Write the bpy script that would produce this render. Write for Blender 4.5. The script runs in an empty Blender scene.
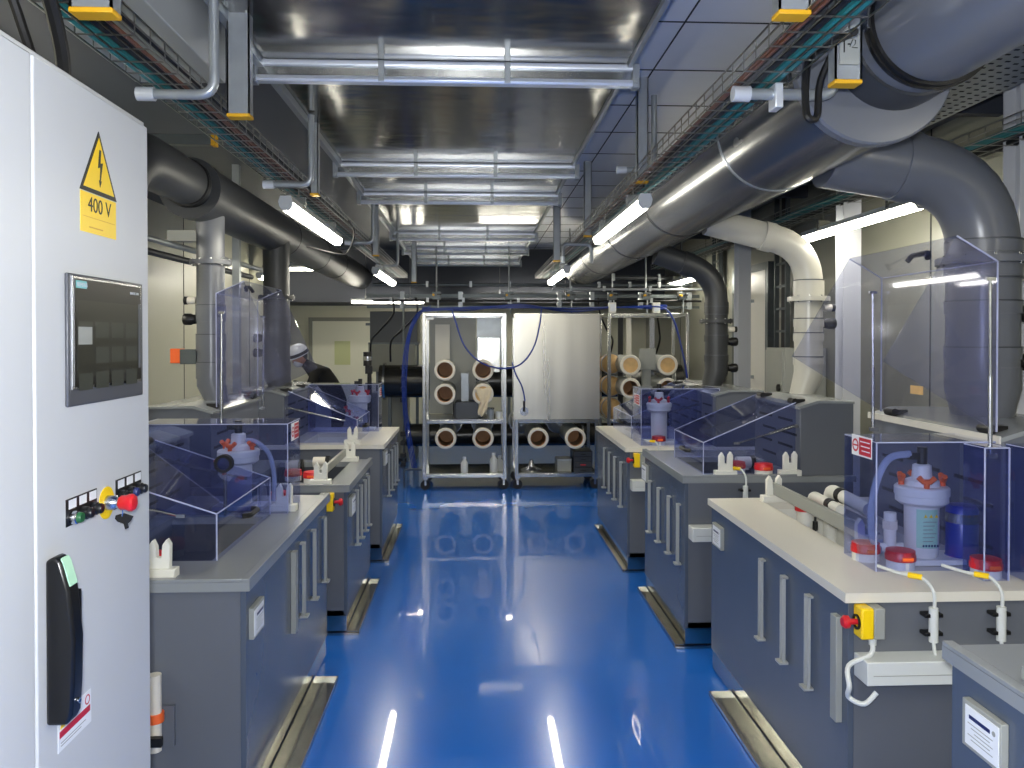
import bpy, math, random
from mathutils import Vector, Matrix
random.seed(7)
C = bpy.context.scene.collection
SC = bpy.context.scene
# ------------------------------------------------------------------ camera, world, exposure, lights
F_PX = 800.0
CAM_H = 1.7
yaw = math.atan(37 / F_PX); pitch = math.radians(0.7)
cd = bpy.data.cameras.new('camera'); cam = bpy.data.objects.new('camera', cd); C.objects.link(cam)
cam.location = (0, 0, CAM_H)
cam.rotation_euler = (math.pi / 2 - pitch, 0, -yaw)
cd.sensor_width = 36; cd.lens = F_PX / 1024 * 36; cd.shift_y = -0.03538; cd.clip_start = 0.05
SC.camera = cam
SC.view_settings.view_transform = 'Standard'; SC.view_settings.look = 'None'
SC.view_settings.gamma = 1; SC.view_settings.use_curve_mapping = False
SC.view_settings.exposure = 0.85
w = bpy.data.worlds.new('world'); SC.world = w; w.use_nodes = True
w.node_tree.nodes['Background'].inputs[0].default_value = (0.5, 0.55, 0.6, 1)
w.node_tree.nodes['Background'].inputs[1].default_value = 0.03
SC.cycles.transparent_max_bounces = 24
SC.cycles.max_bounces = 8
LAMP_E = 24.0
# the camera's own flash, just above the lens
fl = bpy.data.lights.new('camera_flash', 'POINT'); fl.energy = 125; fl.shadow_soft_size = 0.035; fl.color = (0.93, 0.96, 1.0)
flo = bpy.data.objects.new('camera_flash', fl); flo.location = (-0.03, -0.02, 1.78); C.objects.link(flo)

# ------------------------------------------------------------------ materials
M = {}
def mat(name, col, rough=0.5, metal=0.0, emit=0.0, ecol=None, noise=0.0, nscale=6.0, bump=0.0, bscale=20.0, stretch=(1, 1, 1), coat=0.0, rvar=0.0, spec=0.5):
    m = bpy.data.materials.new(name); m.use_nodes = True; nt = m.node_tree; b = nt.nodes['Principled BSDF']
    c = tuple(((x / 255) / 12.92 if x / 255 <= .04045 else ((x / 255 + .055) / 1.055) ** 2.4) for x in col) + (1,)
    b.inputs['Base Color'].default_value = c
    b.inputs['Roughness'].default_value = rough; b.inputs['Metallic'].default_value = metal
    b.inputs['Specular IOR Level'].default_value = spec
    b.inputs['Coat Weight'].default_value = coat
    if emit:
        ec = ecol or (1, 1, 1); b.inputs['Emission Color'].default_value = tuple(ec) + (1,); b.inputs['Emission Strength'].default_value = emit
    if noise or bump or rvar:
        tc = nt.nodes.new('ShaderNodeTexCoord'); mp = nt.nodes.new('ShaderNodeMapping'); mp.inputs['Scale'].default_value = stretch
        nt.links.new(tc.outputs['Object'], mp.inputs[0])
        nz = nt.nodes.new('ShaderNodeTexNoise'); nz.inputs['Scale'].default_value = nscale; nz.inputs['Detail'].default_value = 5
        nt.links.new(mp.outputs[0], nz.inputs['Vector'])
        if noise:
            mx = nt.nodes.new('ShaderNodeMix'); mx.data_type = 'RGBA'
            mx.inputs[6].default_value = tuple(x * (1 - noise) for x in c[:3]) + (1,)
            mx.inputs[7].default_value = tuple(min(1, x * (1 + noise)) for x in c[:3]) + (1,)
            nt.links.new(nz.outputs['Fac'], mx.inputs[0]); nt.links.new(mx.outputs[2], b.inputs['Base Color'])
        if rvar:
            mr = nt.nodes.new('ShaderNodeMapRange'); mr.inputs[3].default_value = max(0.02, rough - rvar); mr.inputs[4].default_value = rough + rvar
            nt.links.new(nz.outputs['Fac'], mr.inputs[0]); nt.links.new(mr.outputs[0], b.inputs['Roughness'])
        if bump:
            n2 = nt.nodes.new('ShaderNodeTexNoise'); n2.inputs['Scale'].default_value = bscale; n2.inputs['Detail'].default_value = 2
            nt.links.new(mp.outputs[0], n2.inputs['Vector'])
            bp = nt.nodes.new('ShaderNodeBump'); bp.inputs['Strength'].default_value = bump; bp.inputs['Distance'].default_value = 0.02
            nt.links.new(n2.outputs['Fac'], bp.inputs['Height']); nt.links.new(bp.outputs[0], b.inputs['Normal'])
    M[name] = m; return m
mat('floor_blue', (24, 106, 206), 0.22, noise=0.08, nscale=1.3, bump=0.02, bscale=3, rvar=0.06, coat=0.6)
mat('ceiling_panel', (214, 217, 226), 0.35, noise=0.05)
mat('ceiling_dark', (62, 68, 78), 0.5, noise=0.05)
mat('seam', (45, 46, 50), 0.8)
mat('wall_panel', (128, 128, 116), 0.3, noise=0.05, nscale=2)  # cream wall, darkened in colour for the unlit wall above the wall lamps
mat('wall_lit', (196, 194, 172), 0.4, noise=0.04, nscale=2)  # same cream wall, colour raised to stand in for light on it
mat('door_cream', (220, 218, 196), 0.4)
mat('dark_soffit', (52, 56, 66), 0.6)
mat('cabinet', (196, 198, 200), 0.38, noise=0.015)
mat('dark', (18, 19, 22), 0.35)
mat('black', (10, 10, 11), 0.45)
mat('handle_black', (14, 14, 15), 0.32)
mat('bezel', (82, 84, 90), 0.4, metal=0.2)
mat('silver', (190, 192, 196), 0.25, metal=1.0)
mat('screen', (40, 40, 32), 0.3, spec=0.3)
mat('screen_band', (22, 20, 18), 0.3, spec=0.3)
mat('tile_dim', (56, 58, 50), 0.35, spec=0.3)
mat('teal', (120, 190, 190), 0.4)
mat('white_print', (190, 195, 200), 0.5)
mat('yellow', (246, 205, 20), 0.35)
mat('yellow_dull', (214, 160, 20), 0.5)
mat('red', (205, 30, 40), 0.35)
mat('red_sign', (190, 30, 50), 0.4)
mat('orange', (240, 104, 44), 0.4)
mat('green', (30, 90, 50), 0.4)
mat('navy', (30, 40, 90), 0.4)
mat('paper', (225, 228, 232), 0.6)
mat('green_tag', (170, 215, 185), 0.5)
mat('pvc', (98, 102, 110), 0.33, noise=0.06, nscale=3, rvar=0.06)
mat('pvc_face_floorlit', (80, 89, 104), 0.24, noise=0.05, nscale=3, rvar=0.05)  # bench plastic with the floor's blue reflection put into its colour
mat('pvc_top', (136, 140, 142), 0.22, noise=0.06, nscale=5)
mat('pvc_dark', (62, 66, 72), 0.3)
mat('pvc_duct', (100, 103, 110), 0.3, noise=0.05, nscale=4, rvar=0.05)
mat('pvc_duct_dark', (52, 54, 57), 0.42, noise=0.06, nscale=4)
mat('pvc_duct_lit', (176, 174, 165), 0.3, noise=0.04, nscale=4)  # grey duct plastic with the lamp's cream light put into its colour
mat('pvc_duct_shiny', (86, 88, 92), 0.24, metal=0.55, noise=0.12, nscale=5, stretch=(1, .25, 1), rvar=0.08)
mat('pp_white', (226, 225, 216), 0.4, noise=0.03)
mat('pp_worktop', (214, 210, 198), 0.35, noise=0.05, nscale=4, stretch=(1, .3, 1))
mat('stainless', (196, 196, 192), 0.22, metal=1.0, noise=0.08, nscale=8, stretch=(1, 1, .1), rvar=0.1)
mat('stainless_mirror', (190, 190, 182), 0.16, metal=1.0, bump=0.07, bscale=4)
mat('rack_panel', (206, 202, 190), 0.3, metal=1.0, noise=0.2, nscale=5, stretch=(1, 1, .05), bump=0.012, bscale=40, rvar=0.1)
mat('plenum', (132, 132, 130), 0.15, metal=0.95, noise=0.3, nscale=2.0, stretch=(1, 2.4, 1), bump=0.16, bscale=2.2, rvar=0.08)
mat('galv', (158, 163, 166), 0.33, metal=0.5, noise=0.18, nscale=14, rvar=0.08)
mat('galv_dark', (96, 102, 104), 0.42, metal=0.8, noise=0.15, nscale=14)
mat('strut', (218, 222, 228), 0.3, metal=0.45, noise=0.05)
mat('wire', (150, 150, 146), 0.3, metal=1.0)
mat('cable_teal', (36, 112, 112), 0.45)
mat('cable_copper', (104, 66, 48), 0.4)
mat('cable_black', (16, 16, 17), 0.5)
mat('cable_white', (205, 208, 205), 0.5)
mat('cable_blue', (16, 48, 132), 0.4)
mat('lamp_body', (175, 178, 180), 0.45)
mat('lamp_on', (255, 250, 235), 0.5, emit=LAMP_E, ecol=(1.0, 0.95, 0.80))
mat('ring_white', (216, 210, 196), 0.45, noise=0.05)
mat('tan_inside', (186, 132, 84), 0.5, noise=0.3, nscale=12)
mat('tan_cap', (206, 168, 112), 0.5, noise=0.35, nscale=14)
mat('cloth', (214, 200, 172), 0.8, noise=0.1, nscale=20)
mat('rubber', (24, 24, 25), 0.6)
mat('bottle', (214, 216, 214), 0.3)
mat('vessel', (62, 62, 60), 0.25, metal=0.6, noise=0.1)
mat('skin', (176, 122, 98), 0.6)
mat('jacket', (9, 9, 10), 0.85)
mat('helmet', (205, 208, 212), 0.3)
mat('mask', (215, 218, 224), 0.8)
mat('amber_glass', (196, 200, 150), 0.2)
mat('tube_grey', (158, 160, 158), 0.3)
mat('column', (196, 198, 202), 0.4, noise=0.02)
mat('pump_blue', (16, 44, 140), 0.3)
mat('grey_box', (150, 152, 146), 0.4, noise=0.05)
def mat_pc(name, tint, haze, hcol):
    m = bpy.data.materials.new(name); m.use_nodes = True; nt = m.node_tree; nt.nodes.clear()
    out = nt.nodes.new('ShaderNodeOutputMaterial'); tr = nt.nodes.new('ShaderNodeBsdfTransparent'); tr.inputs[0].default_value = tint + (1,)
    df = nt.nodes.new('ShaderNodeBsdfDiffuse'); df.inputs[0].default_value = hcol + (1,)
    gl = nt.nodes.new('ShaderNodeBsdfGlossy'); gl.inputs['Roughness'].default_value = 0.04; gl.inputs[0].default_value = (1, 1, 1, 1)
    tc = nt.nodes.new('ShaderNodeTexCoord'); nz = nt.nodes.new('ShaderNodeTexNoise'); nz.inputs['Scale'].default_value = 9; nz.inputs['Detail'].default_value = 6
    nt.links.new(tc.outputs['Object'], nz.inputs['Vector'])
    mr = nt.nodes.new('ShaderNodeMapRange'); mr.inputs[3].default_value = haze * 0.5; mr.inputs[4].default_value = haze * 1.5; nt.links.new(nz.outputs['Fac'], mr.inputs[0])
    m1 = nt.nodes.new('ShaderNodeMixShader'); nt.links.new(mr.outputs[0], m1.inputs[0]); nt.links.new(tr.outputs[0], m1.inputs[1]); nt.links.new(df.outputs[0], m1.inputs[2])
    fr = nt.nodes.new('ShaderNodeFresnel'); fr.inputs[0].default_value = 1.45
    ge = nt.nodes.new('ShaderNodeNewGeometry'); sb = nt.nodes.new('ShaderNodeMath'); sb.operation = 'SUBTRACT'; sb.inputs[0].default_value = 1.0; nt.links.new(ge.outputs['Backfacing'], sb.inputs[1])
    mu = nt.nodes.new('ShaderNodeMath'); mu.operation = 'MULTIPLY'; nt.links.new(fr.outputs[0], mu.inputs[0]); nt.links.new(sb.outputs[0], mu.inputs[1])
    m2 = nt.nodes.new('ShaderNodeMixShader'); nt.links.new(mu.outputs[0], m2.inputs[0]); nt.links.new(m1.outputs[0], m2.inputs[1]); nt.links.new(gl.outputs[0], m2.inputs[2])
    nt.links.new(m2.outputs[0], out.inputs[0]); M[name] = m
mat_pc('pc_blue', (0.77, 0.80, 0.93), 0.02, (0.32, 0.35, 0.58))
mat_pc('pc_clear', (0.85, 0.86, 0.93), 0.035, (0.42, 0.43, 0.60))
mat_pc('pc_edge', (0.55, 0.6, 0.8), 0.6, (0.75, 0.78, 0.95))
mat_pc('clear_hose', (0.8, 0.84, 0.9), 0.5, (0.55, 0.62, 0.78))

# ------------------------------------------------------------------ geometry helpers (everything authored in world coordinates)
class MB:
    def __init__(s): s.v = []; s.f = []
    def add(s, vs, fs):
        n = len(s.v); s.v += [tuple(v) for v in vs]; s.f += [tuple(i + n for i in f) for f in fs]; return s
    def box(s, x0, x1, y0, y1, z0, z1):
        if x0 > x1: x0, x1 = x1, x0
        if y0 > y1: y0, y1 = y1, y0
        if z0 > z1: z0, z1 = z1, z0
        return s.add([(x0, y0, z0), (x1, y0, z0), (x1, y1, z0), (x0, y1, z0), (x0, y0, z1), (x1, y0, z1), (x1, y1, z1), (x0, y1, z1)],
                     [(0, 3, 2, 1), (4, 5, 6, 7), (0, 1, 5, 4), (1, 2, 6, 5), (2, 3, 7, 6), (3, 0, 4, 7)])
    def prism(s, poly, vec):
        n = len(poly); vec = Vector(vec); a = [Vector(p) for p in poly]; b = [p + vec for p in a]
        nrm = Vector((0, 0, 0))
        for i in range(n): nrm += a[i].cross(a[(i + 1) % n])
        fl = nrm.dot(vec) > 0
        fs = [tuple(range(n))[::-1] if fl else tuple(range(n)), tuple(range(n, 2 * n)) if fl else tuple(range(n, 2 * n))[::-1]]
        for i in range(n):
            j = (i + 1) % n
            fs.append((i, j, n + j, n + i) if fl else (j, i, n + i, n + j))
        return s.add(a + b, fs)
    def slab(s, poly, t):
        """a flat polygon given thickness t along its normal"""
        a = [Vector(p) for p in poly]; nrm = (a[1] - a[0]).cross(a[2] - a[1]).normalized()
        return s.prism([p - nrm * t / 2 for p in a], nrm * t)
    def lathe(s, o, d, prof, n=24, closed=False):
        """profile [(radius, distance along d)] turned about the axis through o"""
        o = Vector(o); d = Vector(d).normalized(); q = d.to_track_quat('Z', 'Y')
        u = q @ Vector((1, 0, 0)); v = q @ Vector((0, 1, 0)); vs = []; fs = []
        for r, t in prof:
            for i in range(n):
                a = 2 * math.pi * i / n; vs.append(o + d * t + (u * math.cos(a) + v * math.sin(a)) * max(r, 1e-5))
        m = len(prof)
        for k in range(m - 1 + (1 if closed else 0)):
            k2 = (k + 1) % m
            for i in range(n):
                j = (i + 1) % n; fs.append((k * n + i, k * n + j, k2 * n + j, k2 * n + i))
        if not closed:
            fs.append(tuple(range(n))[::-1]); fs.append(tuple(range((m - 1) * n, m * n)))
        return s.add(vs, fs)
    def cyl(s, a, b, r, n=16, r2=None):
        a = Vector(a); b = Vector(b); return s.lathe(a, b - a, [(r, 0), (r if r2 is None else r2, (b - a).length)], n)
    def ringtube(s, a, b, ro, ri, n=24):
        a = Vector(a); b = Vector(b); L = (b - a).length; return s.lathe(a, b - a, [(ri, 0), (ro, 0), (ro, L), (ri, L)], n, closed=True)
    def ball(s, c, r, n=16, m=10, sc=(1, 1, 1)):
        vs = []; fs = []
        for k in range(1, m):
            t = math.pi * k / m
            for i in range(n):
                a = 2 * math.pi * i / n; vs.append((c[0] + r * sc[0] * math.sin(t) * math.cos(a), c[1] + r * sc[1] * math.sin(t) * math.sin(a), c[2] + r * sc[2] * math.cos(t)))
        vs.append((c[0], c[1], c[2] + r * sc[2])); vs.append((c[0], c[1], c[2] - r * sc[2])); T = len(vs) - 2; B = T + 1
        for k in range(m - 2):
            for i in range(n):
                j = (i + 1) % n; fs.append((k * n + i, (k + 1) * n + i, (k + 1) * n + j, k * n + j))
        for i in range(n):
            j = (i + 1) % n; fs.append((T, i, j)); fs.append((B, (m - 2) * n + j, (m - 2) * n + i))
        return s.add(vs, fs)
    def path(s, pts, r, n=8, rad=None, seg=6):
        """tube swept along a polyline, corners filleted with radius rad"""
        p = [Vector(q) for q in pts]
        if rad: p = fillet(p, rad, seg)
        rs = r if isinstance(r, (list, tuple)) else [r] * len(p)
        vs = []; fs = []; up = None
        for i, q in enumerate(p):
            t = (p[min(i + 1, len(p) - 1)] - p[max(i - 1, 0)]).normalized()
            if up is None:
                up = Vector((0, 0, 1)) if abs(t.z) < .9 else Vector((1, 0, 0))
            side = t.cross(up)
            if side.length < 1e-4: side = t.cross(Vector((0, 1, 0.3)))
            side.normalize(); up = side.cross(t).normalized()
            k = 1.0
            if 0 < i < len(p) - 1:
                c = (p[i] - p[i - 1]).normalized().dot((p[i + 1] - p[i]).normalized()); k = 1 / max(.6, math.sqrt(max(.01, (1 + c) / 2)))
            for a in range(n):
                an = 2 * math.pi * (a + .5) / n; vs.append(q + (side * math.cos(an) + up * math.sin(an)) * rs[i])
        for i in range(len(p) - 1):
            for a in range(n):
                b = (a + 1) % n; fs.append((i * n + a, i * n + b, (i + 1) * n + b, (i + 1) * n + a))
        fs.append(tuple(range(n))[::-1]); fs.append(tuple(range((len(p) - 1) * n, len(p) * n)))
        return s.add(vs, fs)
def fillet(p, rad, seg=6):
    out = [p[0]]
    for i in range(1, len(p) - 1):
        a = p[i - 1] - p[i]; b = p[i + 1] - p[i]; L = min(rad, a.length * .49, b.length * .49)
        a = p[i] + a.normalized() * L; b = p[i] + b.normalized() * L
        for k in range(seg + 1):
            t = k / seg; out.append(a * (1 - t) ** 2 + p[i] * 2 * t * (1 - t) + b * t ** 2)
    out.append(p[-1]); return out
def smooth_pts(pts, n=6):
    p = [Vector(q) for q in pts]; out = []
    for i in range(len(p) - 1):
        a = p[max(i - 1, 0)]; b = p[i]; c = p[i + 1]; d = p[min(i + 2, len(p) - 1)]
        for k in range(n):
            t = k / n; out.append(0.5 * ((2 * b) + (c - a) * t + (2 * a - 5 * b + 4 * c - d) * t * t + (3 * b - a - 3 * c + d) * t ** 3))
    out.append(p[-1]); return out
def root_loc(o):
    while o.parent: o = o.parent
    return o.location
def mk(name, mb, m, parent=None, loc=(0, 0, 0), bevel=0, label=None, flat=False):
    L = Vector(root_loc(parent)) if parent else Vector(loc)
    me = bpy.data.meshes.new(name)
    me.from_pydata([tuple(Vector(v) - L) for v in mb.v], [], mb.f); me.update()
    if not flat:
        me.polygons.foreach_set('use_smooth', [True] * len(me.polygons)); me.set_sharp_from_angle(angle=math.radians(38))
    mm = m if isinstance(m, list) else [m]
    for x in mm: me.materials.append(M[x])
    o = bpy.data.objects.new(name, me); C.objects.link(o)
    if parent: o.parent = parent
    else: o.location = L
    if bevel:
        b = o.modifiers.new('bevel', 'BEVEL'); b.width = bevel; b.segments = 2; b.limit_method = 'ANGLE'; b.angle_limit = math.radians(40)
    if label: o['label'] = label
    return o
def thing(name, label, cat, loc, group=None):
    o = bpy.data.objects.new(name, None); C.objects.link(o); o.location = loc; o.empty_display_size = .1
    o['label'] = label; o['category'] = cat
    if group: o['group'] = group
    return o
def tag(o, label, cat, group=None, kind=None):
    o['label'] = label; o['category'] = cat
    if group: o['group'] = group
    if kind: o['kind'] = kind
    return o
def struct(name, mb, m, label=None, cat=None, **k):
    o = mk(name, mb, m, **k); o['kind'] = 'structure'
    if label: o['label'] = label
    if cat: o['category'] = cat
    return o
def copy_tree(o, parent=None):
    c = o.copy(); C.objects.link(c)
    if parent: c.parent = parent
    for ch in o.children: copy_tree(ch, c)
    return c
def clone(o, loc, label):
    c = copy_tree(o); c.location = loc; c['label'] = label; return c
def text_mesh(name, s, size, m, parent, origin, right, up, depth=0.0008, align='LEFT'):
    cu = bpy.data.curves.new(name, 'FONT'); cu.body = s; cu.size = size; cu.extrude = depth; cu.align_x = align; cu.resolution_u = 3
    tmp = bpy.data.objects.new(name, cu); C.objects.link(tmp)
    bpy.context.view_layer.update()
    me = bpy.data.meshes.new_from_object(tmp.evaluated_get(bpy.context.evaluated_depsgraph_get())); bpy.data.objects.remove(tmp)
    R = Vector(right).normalized(); U = Vector(up).normalized(); N = R.cross(U); L = Vector(root_loc(parent))
    for v in me.vertices: v.co = Vector(origin) - L + R * v.co.x + U * v.co.y + N * v.co.z
    me.materials.clear(); me.materials.append(M[m])
    o = bpy.data.objects.new(name, me); C.objects.link(o); o.parent = parent; return o

# ------------------------------------------------------------------ room shell
XL, XR, YB, YF, ZC = -3.0, 2.8, 13.0, -3.6, 3.0
struct('floor', MB().box(XL, XR, YF, YB, -.1, 0), 'floor_blue', 'glossy blue epoxy floor of the aisle', 'floor')
struct('ceiling', MB().box(XL, XR, YF, YB, ZC, ZC + .1), 'ceiling_panel', 'grey panelled ceiling with thin dark seams', 'ceiling')
mb = MB(); y = -3.2
while y < 12.9:
    mb.box(XL, XR, y - .004, y + .004, ZC - .003, ZC + .01); y += .588
mb.box(.86, .866, YF, YB, ZC - .004, ZC + .01)
struct('trim_1', mb, 'seam', 'dark joints between the ceiling panels', 'trim')
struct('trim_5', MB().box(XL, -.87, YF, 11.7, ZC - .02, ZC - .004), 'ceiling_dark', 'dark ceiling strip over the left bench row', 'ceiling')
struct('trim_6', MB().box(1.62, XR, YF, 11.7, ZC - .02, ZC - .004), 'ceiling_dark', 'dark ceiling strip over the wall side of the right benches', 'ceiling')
struct('wall_left', MB().box(XL - .1, XL, YF, YB, 0, ZC), 'wall_lit', 'cream panel wall behind the ducts beside the cabinet', 'wall')
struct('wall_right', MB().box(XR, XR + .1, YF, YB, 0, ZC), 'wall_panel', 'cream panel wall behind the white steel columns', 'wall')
struct('wall_back', MB().box(XL - .1, XR + .1, YB, YB + .1, 0, ZC), 'wall_lit', 'cream wall with the pale door at the far end', 'wall')
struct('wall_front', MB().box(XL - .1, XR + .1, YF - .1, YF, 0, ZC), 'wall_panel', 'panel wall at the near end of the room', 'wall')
struct('trim_2', MB().box(XL, XR, 11.7, YB, 2.22, ZC), 'dark_soffit', 'dark dropped soffit above the far door', 'soffit')
mb = MB()
for yy in (1.2, 3.6, 6.0, 7.2, 8.4, 9.6, 10.8): mb.box(XL, XL + .004, yy - .004, yy + .004, 0, ZC)
struct('trim_3', mb, 'seam', 'vertical joints of the wall behind the ducts', 'trim')
mb = MB()
for yy in (1.2, 2.4, 3.6, 4.8, 6.0, 8.5, 9.6, 10.8): mb.box(XR - .004, XR, yy - .004, yy + .004, 0, ZC)
struct('trim_4', mb, 'seam', 'vertical joints of the wall behind the columns', 'trim')
# far door
d1 = struct('door_1', MB().box(-2.6, -1.28, YB - .05, YB, 0, 1.97), 'door_cream', 'pale door with a small yellowish window in the far wall', 'door')
struct('door_frame', MB().box(-2.66, -2.6, YB - .07, YB, 0, 2.03).box(-1.28, -1.22, YB - .07, YB, 0, 2.03).box(-2.6, -1.28, YB - .07, YB, 1.97, 2.03), 'wall_panel', parent=d1)
struct('door_window', MB().box(-2.25, -2.0, YB - .06, YB - .045, 1.27, 1.65), 'amber_glass', parent=d1)
struct('door_handle', MB().box(-1.42, -1.38, YB - .09, YB - .04, 1.0, 1.2), 'dark', parent=d1)
struct('door_closer', MB().box(-1.75, -1.4, YB - .09, YB - .04, 1.9, 1.94), 'galv_dark', parent=d1)
# side door in the right wall, with a conduit in front
d2 = struct('door_2', MB().box(XR - .04, XR, 7.45, 8.35, 0, 2.35), 'pp_worktop', 'tall cream door panel in the side wall between the columns', 'door')
struct('door_frame', MB().box(XR - .06, XR, 7.38, 7.45, 0, 2.42).box(XR - .06, XR, 8.35, 8.42, 0, 2.42).box(XR - .06, XR, 7.45, 8.35, 2.35, 2.42), 'galv_dark', parent=d2)

# ------------------------------------------------------------------ lamps
def make_lamp(cx, cy, z, L, axis, label, group, wd=.036, hang=0):
    t = thing('strip_lamp', label, 'ceiling light', (cx, cy, z), group)
    def P(a, b, zz): return (cx + b, cy + a, zz) if axis == 'y' else (cx + a, cy + b, zz)
    def prof(zz):  # half-round section
        return zz
    mb = MB(); h = L / 2
    pr = [(-wd, z + .026), (-wd * .7, z + .058), (wd * .7, z + .058), (wd, z + .026)]
    mb.prism([P(-h, b, zz) for b, zz in pr], (0, L, 0) if axis == 'y' else (L, 0, 0)); mk('housing', mb, 'lamp_body', t)
    pr = [(-wd * .92, z + .03), (-wd * .85, z + .008), (-wd * .45, z - .012), (wd * .45, z - .012), (wd * .85, z + .008), (wd * .92, z + .03)]
    mb = MB(); mb.prism([P(-h + .02, b, zz) for b, zz in pr], (0, L - .04, 0) if axis == 'y' else (L - .04, 0, 0)); mk('diffuser', mb, 'lamp_on', t)
    for e in (-h, h - .02):
        mk('end_cap', MB().prism([P(e, b, zz) for b, zz in pr], (0, .02, 0) if axis == 'y' else (.02, 0, 0)), 'lamp_body', t)

    for e in (-h * .6, h * .6):
        a = P(e - .012, -wd * 1.02, 0); b = P(e + .012, wd * 1.02, 0); mk('mounting_clip', MB().box(a[0], b[0], a[1], b[1], z + .04, z + .1), 'stainless', t)
    for e in (-h * .6, h * .6):
        a = P(e, 0, 0)
        if hang: mk('suspension_rod', MB().cyl((a[0], a[1], z + .09), (a[0], a[1], hang), .004, 6), 'wire', t)
    return t
lr = 'strip lamps hung under the aisle cable trays'
LA = make_lamp(-.915, 4.66, 2.33, 1.48, 'y', 'lit strip lamp under the tray above the middle left-hand benches', lr, hang=2.475)
make_lamp(-.865, 7.75, 2.262, 1.48, 'y', 'small-looking lit strip lamp under the left tray, close to the racks', lr, hang=2.475)
make_lamp(.785, 7.55, 2.262, 1.48, 'y', 'lit strip lamp beside the far end of the huge duct, near the racks', lr, hang=2.475)
for (x, y, lab) in ((-.915, .2, 'lit strip lamp beside the white cabinet top'), (.81, 4.52, 'lit strip lamp beside the huge grey duct, the bigger of the two there'),
                    (.81, .2, 'lit strip lamp under the right tray, above the nearest bench'),
                    (-.915, -2.6, 'lit strip lamp at the near end of the left tray'), (.81, -2.6, 'lit strip lamp at the near end of the right tray')):
    clone(LA, (x, y, 2.33), lab)
lw = 'strip lamps along the wall behind the benches'
LB = make_lamp(2.34, 4.95, 2.39, 1.5, 'y', 'lit strip lamp crossing in front of the white columns', lw, hang=2.60)
clone(LB, (2.44, 9.3, 2.35), 'lit strip lamp near the wall above the third rack')
clone(LB, (2.34, 1.2, 2.39), 'lit strip lamp near the wall above the nearest right bench')
lb = 'strip lamps running across behind the racks'
make_lamp(-1.23, 11.4, 2.2, 1.04, 'x', 'lit strip lamp across the far end before the pale door', lb, wd=.03, hang=2.99)
make_lamp(.82, 11.4, 2.29, 1.56, 'x', 'lit strip lamp above the gap between the two middle racks', lb, wd=.03, hang=2.99)
lh = 'added hidden strip lamps brightening the left wall and far end'  # unseen lamps, added to brighten the left wall and the far end
LD = make_lamp(-2.5, 4.2, 2.36, 1.5, 'y', 'added strip lamp hidden behind the left ducts to brighten the wall', lh, hang=2.99)
make_lamp(-2.36, 9.3, 2.36, .85, 'y', 'short added strip lamp hidden behind the second vertical duct, brightening the pale door side', lh, hang=2.97)
make_lamp(-2.2, 10.9, 2.62, 1.3, 'x', 'added strip lamp high before the dark soffit, brightening the pale door end', lh, hang=2.97)
clone(LD, (-2.5, 1.6, 2.36), 'added strip lamp hidden behind the white cabinet')

# ------------------------------------------------------------------ stainless plenum and its struts
pl = thing('stainless_plenum', 'long flat stainless steel air plenum under the ceiling over the aisle', 'air duct', (-.11, 5, 2.8))
cuts = [-2.8, -.9, 1.35, 3.3, 5.16, 6.18, 7.2, 8.44, 10.0, 11.6]
for a, b in zip(cuts[:-1], cuts[1:]): mk('bottom_panel', MB().box(-.83, .61, a + .003, b - .003, 2.80, 2.97), 'plenum', pl, bevel=.004)
mk('side_rail', MB().box(-.86, -.832, -2.8, 11.6, 2.77, 2.84), 'galv', pl); mk('side_rail', MB().box(.612, .63, -2.8, 11.6, 2.785, 2.85), 'galv', pl)
def make_strut(y, label):
    t = thing('channel_strut', label, 'steel strut', (-.12, y, 2.74), 'galvanised struts across the stainless plenum')
    mk('rail', MB().prism([(-.86, y, 2.775), (-.86, y - .004, 2.785), (-.86, y, 2.799), (-.86, y + .04, 2.799), (-.86, y + .04, 2.775)], (1.495, 0, 0)), 'strut', t, bevel=.002)
    mk('lower_rail', MB().prism([(-.86, y, 2.712), (-.86, y - .006, 2.722), (-.86, y, 2.737), (-.86, y + .04, 2.737), (-.86, y + .04, 2.712)], (1.495, 0, 0)), 'strut', t, bevel=.002)
    mk('web', MB().box(-.855, .63, y + .014, y + .03, 2.737, 2.775), 'stainless', t)
    for x in (-.37, .13): mk('clip', MB().box(x - .012, x + .012, y - .006, y + .042, 2.715, 2.799), 'galv', t, bevel=.002)
    for x in (-.872, .647):
        mb = MB().box(x - .014, x + .014, y - .008, y + .042, 2.705, 2.80); mb.cyl((x, y - .02, 2.728), (x, y - .008, 2.728), .011, 6); mk('end_bracket', mb, 'galv', t, bevel=.002)
    return t
S0 = make_strut(3.2, 'widest-looking bright strut crossing the stainless plenum, first beyond the open foreground panel')
for y, lab in ((5.05, 'second bright strut across the stainless plenum'), (6.07, 'third bright strut across the stainless plenum, closely following the second'),
               (8.34, 'fourth bright strut across the stainless plenum, with hangers at its ends'),
               (9.75, 'fifth bright strut, above the near edge of the racks'), (11.3, 'last bright strut, at the dark soffit'), (1.3, 'strut across the plenum right over the camera')):
    clone(S0, (-.12, y, 2.74), lab)

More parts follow.
